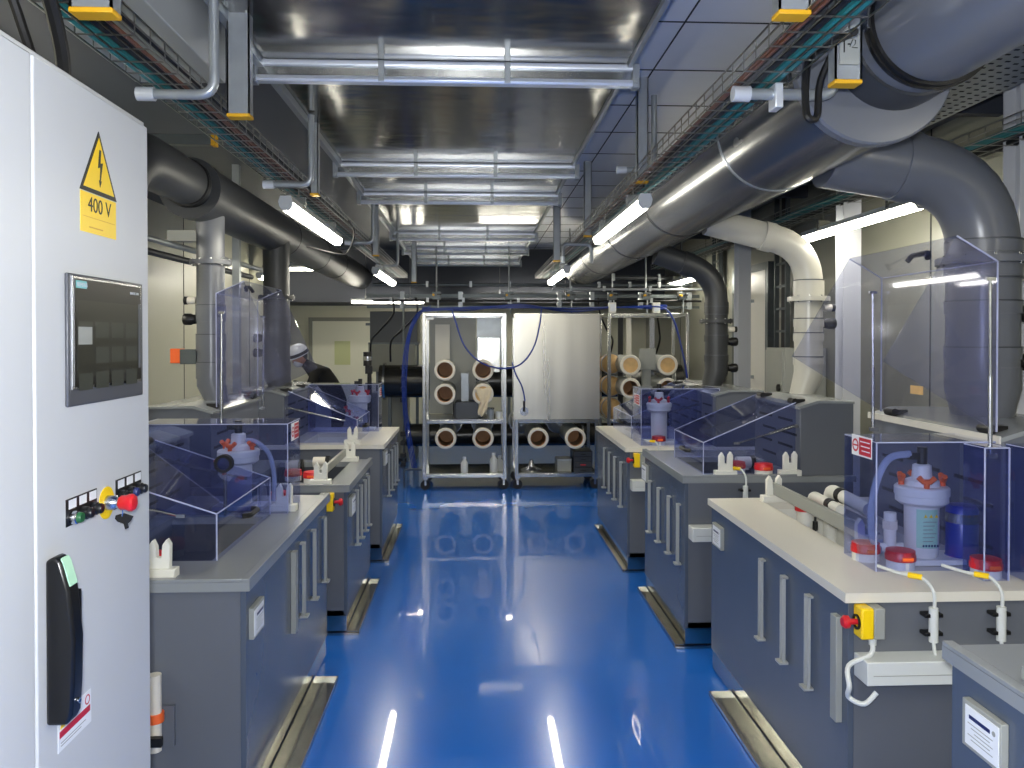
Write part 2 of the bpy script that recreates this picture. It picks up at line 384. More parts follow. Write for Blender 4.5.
# ------------------------------------------------------------------ hangers, brackets
def make_hanger(x, y, zb, label, wdt=.06):
    t = thing('channel_hanger', label, 'steel hanger', (x, y, zb), 'galvanised channel hangers with yellow end caps')
    mb = MB().box(x - wdt / 2, x + wdt / 2, y, y + .006, zb + .006, ZC).box(x - wdt / 2, x - wdt / 2 + .005, y, y + .045, zb + .006, ZC).box(x + wdt / 2 - .005, x + wdt / 2, y, y + .045, zb + .006, ZC)
    mk('channel', mb, 'galv', t); mk('end_cap', MB().box(x - wdt / 2 - .002, x + wdt / 2 + .002, y - .003, y + .048, zb - .006, zb + .006), 'yellow_dull', t, bevel=.003)
    return t
for x, y, z, wd, lab in ((-.80, 2.72, 2.455, .075, 'wide hanger with yellow end cap over the first left-hand bench'),
    (-.83, 1.74, 2.41, .09, 'hanger at the picture top, its yellow cap over the cabinet'), (-.82, 4.1, 2.435, .04, 'small hanger beside the second strut on the left tray side'),
    (-.83, 6.7, 2.39, .05, 'hanger above the second left lamp'), (-.70, 9.2, 2.34, .06, 'hanger beside the rack with the six pipes'),
    (.755, 1.9, 2.47, .075, 'hanger at the picture top, its yellow cap beside the right tray'), (.835, 4.0, 2.48, .055, 'long hanger above the bigger right lamp'),
    (.83, 5.9, 2.45, .055, 'hanger over the far end of the bigger right lamp'), (.70, 6.85, 2.36, .06, 'hanger beside the middle racks on the duct side')):
    make_hanger(x, y, z, lab, wd)
hg = make_hanger(1.04, 2.24, 2.415, 'hanger with a handwritten mark, in front of the huge duct end', .075)
mk('sticker', MB().box(1.012, 1.066, 2.232, 2.2395, 2.46, 2.565), 'grey_box', hg)
mk('marking', MB().box(1.0215, 1.0245, 2.230, 2.2325, 2.492, 2.54).box(1.016, 1.030, 2.230, 2.2325, 2.533, 2.536).box(1.033, 1.040, 2.230, 2.2325, 2.513, 2.517)
   .path([(1.039, 2.2312, 2.508), (1.047, 2.2312, 2.528), (1.055, 2.2312, 2.526), (1.054, 2.2312, 2.515), (1.045, 2.2312, 2.506), (1.061, 2.2312, 2.505)], .0013, 4), 'black', hg)
def make_bracket(pts, label, r=.016, extra=None):
    t = thing('tube_bracket', label, 'pipe bracket', pts[0], 'bent galvanised brackets carrying the cable trays')
    mk('tube', MB().path(pts, r, 10, rad=.05), 'galv', t)
    a, b = Vector(pts[0]), Vector(pts[1]); d = (b - a).normalized()
    mk('end_fitting', MB().cyl(a - d * .002, a + d * .05, r * 1.35, 12), 'strut', t)
    return t
make_bracket([(-1.03, 2.46, 2.447), (-.80, 2.46, 2.447), (-.80, 2.46, ZC)], 'bent bracket under the left tray beside the widest hanger')
make_bracket([(-1.03, 3.92, 2.45), (-.80, 3.92, 2.45), (-.80, 3.92, 2.79)], 'bent bracket under the left tray just before the first left lamp')
make_bracket([(-1.02, 6.3, 2.45), (-.80, 6.3, 2.45), (-.80, 6.3, 2.79)], 'bent bracket under the left tray beyond the first left lamp')
make_bracket([(-1.02, 8.3, 2.45), (-.80, 8.3, 2.45), (-.80, 8.3, 2.79)], 'bent bracket under the left tray above the second left lamp')
br = make_bracket([(.79, 2.46, 2.447), (1.105, 2.46, 2.447), (1.105, 2.46, ZC)], 'bent bracket under the right tray, a black cable looped over it', .018)
mk('clamp', MB().box(.91, .935, 2.43, 2.49, 2.40, 2.475), 'strut', br, bevel=.003)
make_bracket([(.70, 6.4, 2.3), (.70, 6.4, 2.449), (.93, 6.4, 2.449), (.93, 6.4, 2.3)], 'small inverted bracket beside the far right lamp', .014)
make_bracket([(.76, 4.3, 2.60), (.96, 4.3, 2.60), (.96, 4.3, ZC)], 'bent bracket above the bigger right lamp')

# ------------------------------------------------------------------ wire trays and their cables
def wire_tray(x0, x1, z, y0, y1, label, h=.055, step=.1, r=.0028):
    t = thing('wire_cable_tray', label, 'cable tray', ((x0 + x1) / 2, y0, z))
    mb = MB(); y = y0
    while y <= y1:
        mb.path([(x0, y, z + h), (x0, y, z), (x1, y, z), (x1, y, z + h)], r, 4); y += step
    for x, zz in ((x0, z + h), (x0, z + h * .5), (x0 + .002, z), ((x0 * 2 + x1) / 3, z), ((x0 + 2 * x1) / 3, z), (x1, z), (x1, z + h * .5), (x1, z + h)): mb.path([(x, y0, zz), (x, y1, zz)], r, 4)
    mk('wire_mesh', mb, 'wire', t)
    return t
def cables(name, specs, y0, y1, label, m):
    mb = MB()
    for x, z, r in specs:
        pts = []; y = y0; ph = random.random() * 6
        while y < y1:
            pts.append((x + .006 * math.sin(y * 1.7 + ph), y, z + .003 * math.sin(y * 2.3 + ph))); y += .5
        pts.append((x, y1, z)); mb.path(pts, r, 6)
    return tag(mk(name, mb, m, loc=(specs[0][0], y0, specs[0][1])), label, 'cable')
wire_tray(-1.02, -.87, 2.475, -1.5, 10.4, 'wire mesh cable tray over the left bench row')
cables('teal_cable', [(-.995, 2.492, .012), (-.972, 2.490, .010), (-.983, 2.508, .009)], -1.5, 10.4, 'teal cables lying in the left wire tray', 'cable_teal')
cables('copper_cable', [(-.90, 2.486, .006), (-.915, 2.486, .005)], -1.5, 10.4, 'reddish brown cables lying in the left wire tray', 'cable_copper')
cables('black_cable', [(-.945, 2.489, .010), (-.93, 2.505, .010), (-.885, 2.505, .008)], -1.5, 10.4, 'black cables lying in the left wire tray', 'cable_black')
wire_tray(.78, .95, 2.475, -1.5, 10.4, 'wire mesh cable tray between the plenum and the huge duct')
cables('teal_cable', [(.90, 2.492, .013), (.925, 2.490, .010), (.912, 2.510, .009)], -1.5, 10.4, 'teal cables lying in the tray beside the huge duct', 'cable_teal')
cables('copper_cable', [(.82, 2.486, .006), (.805, 2.486, .005)], -1.5, 10.4, 'reddish brown cables lying in the tray beside the huge duct', 'cable_copper')
cables('black_cable', [(.86, 2.489, .011), (.845, 2.507, .010)], -1.5, 10.4, 'black cables lying in the tray beside the huge duct', 'cable_black')
wire_tray(2.30, 2.58, 2.60, 1.0, 10.4, 'wire mesh cable tray over the wall lamps', step=.12)
cables('teal_cable', [(2.36, 2.618, .013), (2.39, 2.615, .011)], 1.0, 10.4, 'teal cables lying in the tray over the wall lamps', 'cable_teal')
cables('black_cable', [(2.45, 2.618, .014), (2.50, 2.616, .012), (2.53, 2.617, .012)], 1.0, 10.4, 'black cables lying in the tray over the wall lamps', 'cable_black')
# perforated tray
pt = thing('perforated_cable_tray', 'wide perforated sheet metal cable tray under the ceiling behind the huge duct', 'cable tray', (2.2, 5, 2.78))
mk('pan', MB().box(1.98, 2.30, .5, 10.4, 2.775, 2.78).box(1.98, 1.985, .5, 10.4, 2.78, 2.86).box(2.295, 2.30, .5, 10.4, 2.78, 2.86), 'galv', pt)
mb = MB()
for i in range(150):
    for j in range(6):
        yy = .6 + i * .05 + (j % 2) * .025; xx = 2.01 + j * .05; mb.box(xx, xx + .018, yy, yy + .011, 2.773, 2.7756)
mk('perforations', mb, 'seam', pt)
# ceiling beams over the right benches
for i, y in enumerate((2.9, 4.1, 5.3, 6.6, 8.0, 9.4)):
    tag(mk('ceiling_beam', MB().box(1.62, 2.79, y, y + .06, 2.88, ZC), 'dark_soffit', loc=(2.2, y, 2.95)), ['dark cross beam over the bench with the open hood', 'dark cross beam above the R-shaped duct elbow', 'dark cross beam above the cream-lit duct', 'dark cross beam between the cream-lit and the dark duct', 'dark cross beam above the dark grey duct', 'dark cross beam close to the racks'][i].replace('R-shaped', 'big grey'), 'beam', 'dark cross beams over the right-hand benches')
# drop cables at brackets
def cable(name, pts, r, m, label, grp=None, n=8):
    return tag(mk(name, MB().path(smooth_pts(pts), r, n), m, loc=pts[0]), label, 'cable', grp)
cable('looped_cable', [(.99, 2.1, 2.5), (1.02, 2.42, 2.56), (1.0, 2.43, 2.5), (.995, 2.42, 2.40), (1.0, 2.41, 2.36), (1.03, 2.42, 2.37), (1.045, 2.43, 2.48), (1.09, 2.4, 2.6), (1.12, 2.3, 2.75)], .011, 'cable_black', 'black cable looped over the bent bracket by the huge duct')
cable('hanging_cable', [(-1.05, 1.55, 2.55), (-.99, 1.7, 2.48), (-.98, 1.8, 2.36), (-.99, 1.85, 2.30), (-1.02, 1.9, 2.22)], .011, 'cable_black', 'thinner black cable dropping behind the cabinet top')
cable('hanging_cable', [(-.93, 1.6, 2.55), (-.92, 1.75, 2.47), (-.93, 1.85, 2.36), (-.95, 1.9, 2.28), (-.98, 1.93, 2.22)], .016, 'cable_black', 'thick black cable with white tag dropping behind the cabinet top')
cable('lamp_lead', [(-.83, 5.3, 2.47), (-.80, 5.36, 2.40), (-.84, 5.42, 2.30), (-.9, 5.40, 2.26), (-1.1, 5.3, 2.3)], .006, 'cable_black', 'thin black lead sagging at the far end of the first left lamp')

# ------------------------------------------------------------------ electrical cabinet
CX = -.85; CT = 2.262
cb = thing('control_cabinet', 'tall light grey electrical control cabinet with touch panel and warning sign', 'electrical cabinet', (CX - .25, 1.4, 0))
mk('body', MB().box(CX - .5, CX - .02, .55, 2.13, .1, CT - .012), 'cabinet', cb, bevel=.006)
mk('plinth', MB().box(CX - .49, CX - .03, .56, 2.12, 0, .1), 'dark', cb)
mk('roof_panel', MB().box(CX - .51, CX - .012, .545, 2.136, CT - .012, CT), 'cabinet', cb, bevel=.003)
dr = mk('door', MB().box(CX - .018, CX, 1.588, 2.128, .11, CT - .015), 'cabinet', cb, bevel=.004)
mk('door', MB().box(CX - .018, CX, .555, 1.581, .11, CT - .015), 'cabinet', cb, bevel=.004)
# touch panel
y0, y1, z0, z1 = 1.662, 2.035, 1.556, 1.836
hp = mk('touch_panel', MB().box(CX, CX + .008, y0, y1, z0, z1), 'bezel', cb, bevel=.003)
mk('screen_rim', MB().box(CX + .008, CX + .010, y0 + .014, y1 - .014, z0 + .035, z1 - .006), 'silver', hp)
mk('glass', MB().box(CX + .010, CX + .0115, y0 + .02, y1 - .02, z0 + .041, z1 - .010), 'screen_band', hp)
mk('display', MB().box(CX + .0115, CX + .0120, y0 + .03, y1 - .04, z0 + .06, z1 - .055), 'screen', hp)
mb = MB()
for r in range(3):
    for c in range(4):
        if r == 1 and c == 0: continue
        yy = y0 + .036 + c * .076; zz = z1 - .10 - r * .056; mb.box(CX + .0120, CX + .0123, yy, yy + .062, zz - .036, zz)
mk('screen_tiles', mb, 'tile_dim', hp)
mk('screen_tile', MB().box(CX + .0120, CX + .0124, y0 + .034, y0 + .095, z1 - .150, z1 - .112), 'grey_box', hp)
mk('side_scrollbar', MB().box(CX + .0115, CX + .0124, y1 - .036, y1 - .022, z0 + .07, z1 - .052), 'bezel', hp)
mk('logo_plate', MB().box(CX + .0115, CX + .0122, y0 + .026, y0 + .072, z1 - .030, z1 - .014), 'teal', hp)
text_mesh('logo_lettering', 'SIEMENS', .0125, 'white_print', hp, (CX + .0126, y0 + .0275, z1 - .0265), (0, 1, 0), (0, 0, 1), .0003)
text_mesh('panel_lettering', 'SIMATIC HMI', .0085, 'white_print', hp, (CX + .0126, y1 - .085, z1 - .030), (0, 1, 0), (0, 0, 1), .0003)
# warning sign
ws = mk('warning_sign', MB().box(CX, CX + .0012, 1.732, 1.902, 1.932, 2.02), 'yellow', cb, label='yellow 400 V warning sign')
def tri(a, yc, zb, hgt, hw): return [(a, yc - hw, zb), (a, yc + hw, zb), (a, yc, zb + hgt)]
mk('triangle_border', MB().prism(tri(CX, 1.817, 2.022, .144, .088), (.0016, 0, 0)), 'black', ws)
mk('triangle_field', MB().prism(tri(CX + .0016, 1.817, 2.0315, .120, .0735), (.0006, 0, 0)), 'yellow', ws)
mk('lightning_bolt', MB().prism([(CX + .0022, 1.817, 2.125), (CX + .0022, 1.8255, 2.125), (CX + .0022, 1.822, 2.095), (CX + .0022, 1.834, 2.098), (CX + .0022, 1.823, 2.055), (CX + .0022, 1.828, 2.056), (CX + .0022, 1.8195, 2.040), (CX + .0022, 1.8145, 2.056), (CX + .0022, 1.8185, 2.057), (CX + .0022, 1.821, 2.086), (CX + .0022, 1.810, 2.082)], (.0005, 0, 0)), 'black', ws)
text_mesh('lettering', '400 V', .047, 'black', ws, (CX + .0015, 1.764, 1.980), (0, 1, 0), (0, 0, 1), .0004)
mk('fine_print', MB().box(CX + .0012, CX + .0016, 1.77, 1.835, 1.9435, 1.9465).box(CX + .0012, CX + .0016, 1.74, 1.895, 1.966, 1.9672), 'yellow_dull', ws)
# safety sticker
st = mk('safety_sticker', MB().box(CX, CX + .001, 1.625, 1.765, .852, .925), 'paper', cb, label='white safety sticker with a red band')
mk('red_band', MB().box(CX + .001, CX + .0014, 1.630, 1.760, .879, .893), 'red_sign', st)
mk('printed_lines', MB().box(CX + .001, CX + .0013, 1.655, 1.70, .903, .909).box(CX + .001, CX + .0013, 1.635, 1.74, .867, .869).box(CX + .001, CX + .0013, 1.635, 1.72, .861, .863), 'grey_box', st)
mk('pictogram', MB().prism([(CX + .001, 1.632, .897), (CX + .001, 1.652, .897), (CX + .001, 1.642, .916)], (.0004, 0, 0)), 'yellow', st)
mk('prohibition_sign', MB().ringtube((CX + .001, 1.748, .908), (CX + .0014, 1.748, .908), .011, .008, 16), 'red_sign', st)
# buttons
def strip(ya, yb, cols, nm):
    s = mk('button_labels', MB().box(CX, CX + .0015, ya, yb, 1.306, 1.363), 'black', cb, bevel=.0)
    w3 = (yb - ya) / 3
    for i in range(3):
        mk('label_card', MB().box(CX + .0015, CX + .002, ya + w3 * i + .010, ya + w3 * (i + 1) - .003, 1.341, 1.360), 'paper', s)
    for i, c in enumerate(cols):
        yc = ya + w3 * (i + .5)
        b = mk('push_button', MB().lathe((CX + .0015, yc, 1.322), (1, 0, 0), [(.0135, 0), (.0145, .004), (.0140, .012), (.012, .014)], 20), 'silver' if c == 'green' else 'dark', cb)
        mk('button_cap', MB().lathe((CX + .0155, yc, 1.322), (1, 0, 0), [(.0112, 0), (.0112, .006), (.0095, .009)], 20), c, b)
strip(1.662, 1.797, ('green', 'dark', 'black'), 'a'); strip(1.893, 2.036, ('black', 'navy', 'dark'), 'b')
es = mk('emergency_stop', MB().lathe((CX, 1.845, 1.32), (1, 0, 0), [(.037, 0), (.037, .002), (.018, .0025)], 28), 'yellow', cb, label='red emergency stop knob on a yellow disc')
mk('collar', MB().lathe((CX + .0025, 1.845, 1.32), (1, 0, 0), [(.017, 0), (.016, .018), (.013, .022), (.013, .03)], 24), 'silver', es)
mk('mushroom_knob', MB().lathe((CX + .030, 1.845, 1.32), (1, 0, 0), [(.013, 0), (.0165, .004), (.0175, .018), (.020, .022), (.020, .030), (.016, .035), (.006, .037)], 24), 'red', es)
ky = mk('key', MB().prism([(CX + .012 + u, 1.865, z) for u, z in ((0, 1.286), (.018, 1.291), (.040, 1.283), (.034, 1.272), (.027, 1.266), (.029, 1.256), (.021, 1.253), (.018, 1.266), (.004, 1.271), (-.002, 1.278))], (0, .005, 0)), 'black', cb, bevel=.001, label='black cabinet key hanging on a wire loop')
mk('wire_loop', MB().path(smooth_pts([(CX + .02, 1.852, 1.336), (CX + .03, 1.858, 1.31), (CX + .027, 1.866, 1.284)]), .0014, 6), 'silver', ky)
# handle
hd = mk('door_handle', MB().prism([(CX, 1.597, 1.258), (CX + .016, 1.597, 1.266), (CX + .030, 1.597, 1.258), (CX + .046, 1.597, 1.20), (CX + .056, 1.597, 1.10), (CX + .054, 1.597, 1.01), (CX + .050, 1.597, .95), (CX + .040, 1.597, .93), (CX, 1.597, .93)], (0, .042, 0)), 'handle_black', cb, bevel=.006, label='long black lever handle')
mk('handle_insert', MB().prism([(CX + .0275, 1.603, 1.262), (CX + .0325, 1.603, 1.256), (CX + .0465, 1.603, 1.206), (CX + .042, 1.603, 1.206)], (0, .030, 0)), 'green_tag', hd)
mk('lock', MB().cyl((CX + .052, 1.618, .972), (CX + .0565, 1.618, .972), .006, 12), 'silver', hd)
mk('lever_recess', MB().prism([(CX + .049, 1.640, 1.19), (CX + .05, 1.640, 1.02), (CX + .02, 1.640, 1.0), (CX + .02, 1.640, 1.19)], (0, .002, 0)), 'dark', hd)

# ------------------------------------------------------------------ wet benches
def rot2(p, ang, o):
    c, s_ = math.cos(ang), math.sin(ang); dx, dz = p[0] - o[0], p[1] - o[1]
    return (o[0] + c * dx - s_ * dz, o[1] + s_ * dx + c * dz)
def bench(label, s, X, y0, y1, zt, white, hood=None, hood_open=False, D=1.0, loops=(), bar=None, plates=(), trunk=None, estop=None, exhaust=True, front_u=.12, tray=(0, 1), tray_w=.09, trough=(.1, .62), tub=None, hood_h=.41, hu=.65, box_y=None, glossy=False):
    t = thing('wet_bench', label, 'wet bench', (s * (X + D / 2), (y0 + y1) / 2, 0), None)
    x = lambda u: s * (X + u)
    B = lambda mb, u0, u1, a, b, z0, z1: mb.box(x(u0), x(u1), a, b, z0, z1)
    lip = .032; zb = zt - lip
    # hollow tank body: four walls and a floor
    mb = MB(); B(mb, 0, .02, y0, y1, .11, zb)
    mk('front_panel', mb, 'pvc_face_floorlit', t, bevel=.0015)
    mb = MB(); B(mb, .02, D - .02, y0 + .0, y0 + .02, .11, zb); B(mb, .02, D - .02, y1 - .02, y1, .11, zb); B(mb, .02, D - .02, y0, y1, .11, .14)
    B(mb, D - .02, D, y0 + .02, y1 - .02, .11, zb); mk('tank_body', mb, 'pvc', t)
    mb = MB(); B(mb, .006, D - .01, y0 + .006, y1 - .006, .01, .11); mk('plinth', mb, 'stainless_mirror', t)
    # worktop with an opening
    wt = 'pp_worktop' if white else 'pvc_top'; ov = .016
    ta, tb = tub if tub else (y0 + .09, y1 - .09)
    u0, u1 = trough
    mb = MB(); B(mb, -ov, u0, y0 - ov, y1 + ov, zb, zt); B(mb, u0, u1, y0 - ov, ta, zb, zt); B(mb, u0, u1, tb, y1 + ov, zb, zt); B(mb, u1, D, y0 - ov, y1 + ov, zb, zt)
    mk('worktop', mb, wt, t)
    if not white:  # narrow raised rim around the front drain strip
        mb = MB(); B(mb, -ov, .012, y0 - ov, y1 + ov, zt, zt + .012); B(mb, .012, .62, y0 - ov, y0 + .012, zt, zt + .012)
        mk('raised_rim', mb, 'pvc_top', t, bevel=.002)
    # tub
    tm = 'pp_white' if white else 'pvc_dark'; zf = zt - .30
    mb = MB(); B(mb, u0 - .008, u0, ta - .008, tb + .008, zf, zb); B(mb, u1, u1 + .008, ta - .008, tb + .008, zf, zb); B(mb, u0, u1, ta - .008, ta, zf, zb); B(mb, u0, u1, tb, tb + .008, zf, zb); B(mb, u0, u1, ta, tb, zf - .008, zf)
    mk('tub', mb, tm, t)
    # stainless drip tray along the foot
    a, b = y0 + tray[0] * (y1 - y0), y0 + tray[1] * (y1 - y0)
    mb = MB(); B(mb, -tray_w, .005, a, b, .002, .006); B(mb, -tray_w, -tray_w + .004, a, b, .002, .022); B(mb, -.004, 0.0, a, b, .002, .030); B(mb, -tray_w, 0, a, a + .004, .002, .022); B(mb, -tray_w, 0, b - .004, b, .002, .022)
    B(mb, -tray_w, .45, y0 - .014, y0 - .010, .002, .014)
    mk('drip_tray', mb, 'stainless_mirror', t)
    # level tubes on the aisle face
    for yy in loops:
        mb = MB()
        for k in (-.014, .014):
            B(mb, -.022, -.010, yy + k - .004, yy + k + .004, .445, .775)
        B(mb, -.022, 0, yy - .018, yy + .018, .767, .776); B(mb, -.036, 0, yy - .022, yy + .026, .436, .446)
        mk('level_tube', mb, 'tube_grey', t, bevel=.002)
    if bar is not None:
        mb = MB(); B(mb, -.022, 0, bar - .022, bar + .022, .43, .78); mk('cover_strip', mb, 'grey_box', t, bevel=.002)
    for (yy, zz) in plates:
        mb = MB(); B(mb, -.018, 0, yy - .07, yy + .07, zz - .055, zz + .055); p = mk('name_plate_holder', mb, 'grey_box', t, bevel=.002)
        mb = MB(); B(mb, -.020, -.018, yy - .064, yy + .055, zz - .045, zz + .045); mk('name_plate', mb, 'paper', p)
        mb = MB(); B(mb, -.0206, -.020, yy - .035, yy + .04, zz + .018, zz + .027)
        mk('plate_heading', mb, 'navy', p)
        mb = MB()
        for i in range(5): B(mb, -.0205, -.020, yy - .045 + .01 * (i % 2), yy + .045 - .012 * (i % 3), zz + .006 - i * .009, zz + .008 - i * .009)
        mb.cyl((x(-.020), yy - s * .048, zz + .024), (x(-.0206), yy - s * .048, zz + .024), .006, 10)
        mk('plate_print', mb, 'grey_box', p)
    if trunk:
        ua, ub = trunk; mb = MB(); B(mb, ua, ub, y0 - .09, y0, .605, .68); tr_ = mk('cable_trunking', mb, 'cable_white', t, bevel=.003)
        mb = MB(); B(mb, ua + .02, ub, y0 - .0915, y0 - .0895, .636, .638); mk('trunking_lid_seam', mb, 'grey_box', tr_)
    if estop:
        ue, ze, k = estop
        e = mk('emergency_stop_box', MB().box(x(ue - .02), x(ue + .022), y0 - .062, y0 - .004, ze - .05, ze + .05), 'yellow', t, bevel=.006, label='yellow box with red emergency stop knob')
        mk('box_back', MB().box(x(ue + .022), x(ue + .058), y0 - .062, y0 - .004, ze - .05, ze + .05), 'grey_box', e, bevel=.004)
        mk('mushroom_knob', MB().lathe((x(ue - .02), y0 - .033, ze - .0), (-s, 0, 0), [(.009, 0), (.009, .028), (.020, .030), (.021, .042), (.014, .05)], 20), 'red', e)
        mk('knob_guard', MB().ringtube((x(ue - .02), y0 - .033, ze), (x(ue - .026), y0 - .033, ze), .024, .018, 16), 'black', e)
        if k:
            mk('cable_gland', MB().cyl((x(ue + .03), y0 - .033, ze - .05), (x(ue + .03), y0 - .033, ze - .075), .012, 12), 'cable_white', e)
            mk('stop_lead', MB().path(smooth_pts([(x(ue + .03), y0 - .033, ze - .07), (x(ue + .015), y0 - .05, ze - .10), (x(ue - .06), y0 - .06, ze - .13), (x(ue - .075), y0 - .095, ze - .18), (x(ue - .065), y0 - .07, ze - .225), (x(ue - .03), y0 - .10, ze - .235), (x(ue + .01), y0 - .10, ze - .20)]), .008, 8), 'cable_white', e)
    # exhaust box behind the hood
    hz = zt + hood_h
    if exhaust:
        ea, eb = box_y or (y0 + .0, y1 - .0)
        prof = [(hu, zt), (hu, hz - .03), (hu + .09, hz), (D, hz - .005), (D, zt)]
        ex = mk('exhaust_box', MB().prism([(x(u), ea, z) for u, z in prof], (0, eb - ea, 0)), 'pvc', t, bevel=.003)
        mb = MB()
        n = max(2, int((eb - ea) / .30))
        for r in range(4):
            for i in range(n):
                a = ea + .05 + i * (eb - ea - .1) / n + (.06 if r % 2 else 0); b = a + (eb - ea - .1) / n - .10; zz = zt + .06 + r * .075; B(mb, hu - .002, hu, a, b, zz, zz + .014)
        mk('exhaust_slots', mb, 'black', ex)
        mb = MB(); mb.prism([(x(u), ea - .012, z) for u, z in [(hu - .015, hz - .045), (hu - .015, hz - .028), (hu + .09, hz + .004), (D, hz - .001), (D, hz - .014), (hu + .1, hz - .01)]], (0, eb - ea + .024, 0))
        mk('box_flange', mb, 'pvc_top', ex)
        if glossy: mk('flange_strip', MB().box(x(hu - .02), x(hu - .014), ea - .012, eb + .012, hz - .05, hz - .022), 'pp_worktop', ex)
    if hood:
        ha, hb = hood; dep = hu - front_u
        H = (hu - .01, hz - .01)
        prof = [H, (front_u, zt + .18), (front_u, zt + .006), (H[0] - .004, zt + .006)]
        side_prof = list(prof)
        OPEN = math.pi / 2 - (math.atan2(prof[1][1] - H[1], prof[1][0] - H[0]) % (2 * math.pi))
        if hood_open: prof = [rot2(p, OPEN, H) for p in prof]
        W = lambda p, y: (x(p[0]), y, p[1])
        th = .006; pm = 'pc_clear' if hood_open else 'pc_blue'
        pane = MB().slab([W(prof[0], ha), W(prof[1], ha), W(prof[1], hb), W(prof[0], hb)], th)
        hdo = mk('hood', pane, pm, t, label='hinged transparent bluish plastic hood, ' + ('raised' if hood_open else 'closed'))
        mk('hood_front', MB().slab([W(prof[1], ha), W(prof[2], ha), W(prof[2], hb), W(prof[1], hb)], th), pm, hdo)
        for yy in (ha, hb): mk('hood_side', MB().slab([W(p, yy) for p in prof], th), pm, hdo)
        e = .0035; mb = MB()
        mb.path([W(prof[0], ha), W(prof[1], ha), W(prof[1], hb), W(prof[0], hb)], e, 4)
        for yy in (ha, hb): mb.path([W(prof[1], yy), W(prof[2], yy)], e, 4)
        mk('glued_edges', mb, 'pc_edge', hdo)
        # handle on the front pane
        ym = (ha + hb) / 2; p1, p2 = Vector((prof[1][0], prof[1][1])), Vector((prof[2][0], prof[2][1])); c = p1.lerp(p2, .45)
        out = Vector((p2 - p1)).normalized(); out = Vector((out.y, -out.x)) if not hood_open else Vector((out.y, -out.x))
        out = -out if out.dot(Vector((prof[0][0], prof[0][1])) - p1) > 0 else out
        a = c + out * .004; b = c + out * .032
        mk('handle', MB().path([W(a, ym - .075), W(b, ym - .06), W(b, ym + .06), W(a, ym + .075)], .011, 8, rad=.02), 'black', hdo)
        for yy in (ha + .07, hb - .07):
            mb = MB().cyl((x(hu), yy - .035, hz - .006), (x(hu), yy + .035, hz - .006), .017, 12); mb.box(x(hu), x(hu + .06), yy - .03, yy + .03, hz - .022, hz + .006)
            mk('hinge', mb, 'black', t)
        for yy in (ha - .012, hb + .012):
            if hood_open:
                p0 = (hu - .04, hz - .09); pu = (hu - .045, hz + .53)
            else:
                p0 = (hu - .01, zt + .275); pu = (.30, zt + .175)
            A = Vector(W(p0, yy)); Bv = Vector(W(pu, yy)); mid = A.lerp(Bv, .45)
            g = mk('gas_spring', MB().cyl(A, mid, .0085, 10), 'silver', t); mk('spring_rod', MB().cyl(mid, Bv, .005, 8), 'silver', g)
            mk('spring_bracket', MB().box(x(pu[0] - .014), x(pu[0] + .018), yy - .006, yy + .008, pu[1] - .004, pu[1] + .008), 'silver', g)
            mk('spring_foot', MB().box(x(p0[0] - .015), x(p0[0] + .02), yy - .012, yy + .008, p0[1] - .012, p0[1] + .006), 'silver', g)
    return t
R3 = bench('white-topped wet bench with a raised clear hood and long open white tub', 1, 1.21, 2.60, 4.10, .876, True, hood=(2.82, 3.63), hood_open=True, D=1.12,
    loops=(2.88, 3.11, 3.35), bar=2.66, plates=((3.96, .72),), trunk=(.02, .60), estop=(.035, .79, True), tray=(.1, .80), tray_w=.10, trough=(.24, .58), tub=(3.09, 3.99), box_y=(2.80, 3.72), hood_h=.50, glossy=True)
R2 = bench('grey-topped wet bench with closed sloping blue hood, between two white-topped benches', 1, 1.145, 4.38, 5.40, .94, False, hood=(4.44, 5.08), D=.95,
    loops=(4.47, 4.69, 4.95, 5.20), plates=((5.36, .80),), trunk=(.02, .24), tray_w=.05, box_y=(4.40, 5.12), trough=(.14, .62), tub=(4.5, 5.1))
R1 = bench('small-looking white-topped wet bench beside the third rack', 1, 1.10, 5.80, 7.20, .908, True, hood=(6.25, 7.05), D=1.0,
    loops=(5.98, 6.25, 6.5, 6.75), trunk=(.02, .24), estop=(.06, .82, False), tray_w=.03, trough=(.2, .6), tub=(6.2, 7.0))
R4 = bench('grey-topped bench cut off by the picture edge, with name plate and stepped top', 1, 1.165, .55, 1.93, .943, False, exhaust=False, D=1.0, plates=((1.79, .80),), loops=(1.3, 1.05), trough=(.14, .62), tray_w=.05)
L1 = bench('nearest grey wet bench beside the white cabinet, its dark blue hood closed', -1, .79, 2.74, 4.24, .862, False, hood=(2.98, 3.76), D=1.08, hu=.715, front_u=.175,
    loops=(3.60, 3.84, 4.12), bar=3.43, plates=((2.84, .70),), tray=(.1, .80), tray_w=.11, trough=(.2, .62), tub=(3.0, 3.74), hood_h=.37)
L2 = bench('grey wet bench with open upright hood, second from the cabinet', -1, .73, 4.55, 5.55, .853, False, hood=(4.62, 5.50), hood_open=True, D=1.12, hu=.765, front_u=.16,
    loops=(4.85, 5.02, 5.2, 5.36), plates=((4.68, .72),), estop=(.09, .77, False), tray_w=.065, trough=(.12, .60), tub=(4.68, 5.45), hood_h=.46)
L3 = bench('white-topped wet bench with closed hood near the helmeted person', -1, .70, 6.02, 7.20, .896, True, hood=(6.1, 6.80), D=1.1, hu=.73,
    loops=(6.35, 6.6, 6.85, 7.05), plates=((6.15, .78),), tray_w=.045, trough=(.2, .62), tub=(6.15, 6.75), front_u=.2)
mk('raised_worktop_step', MB().box(1.19, 2.1, .56, 1.72, .955, .985), 'pvc_top', R4, bevel=.002)

mk('latch_plate', MB().box(1.842, 1.846, 3.28, 3.37, 1.465, 1.50), 'tan_cap', R3, label='small brass-coloured latch plate')

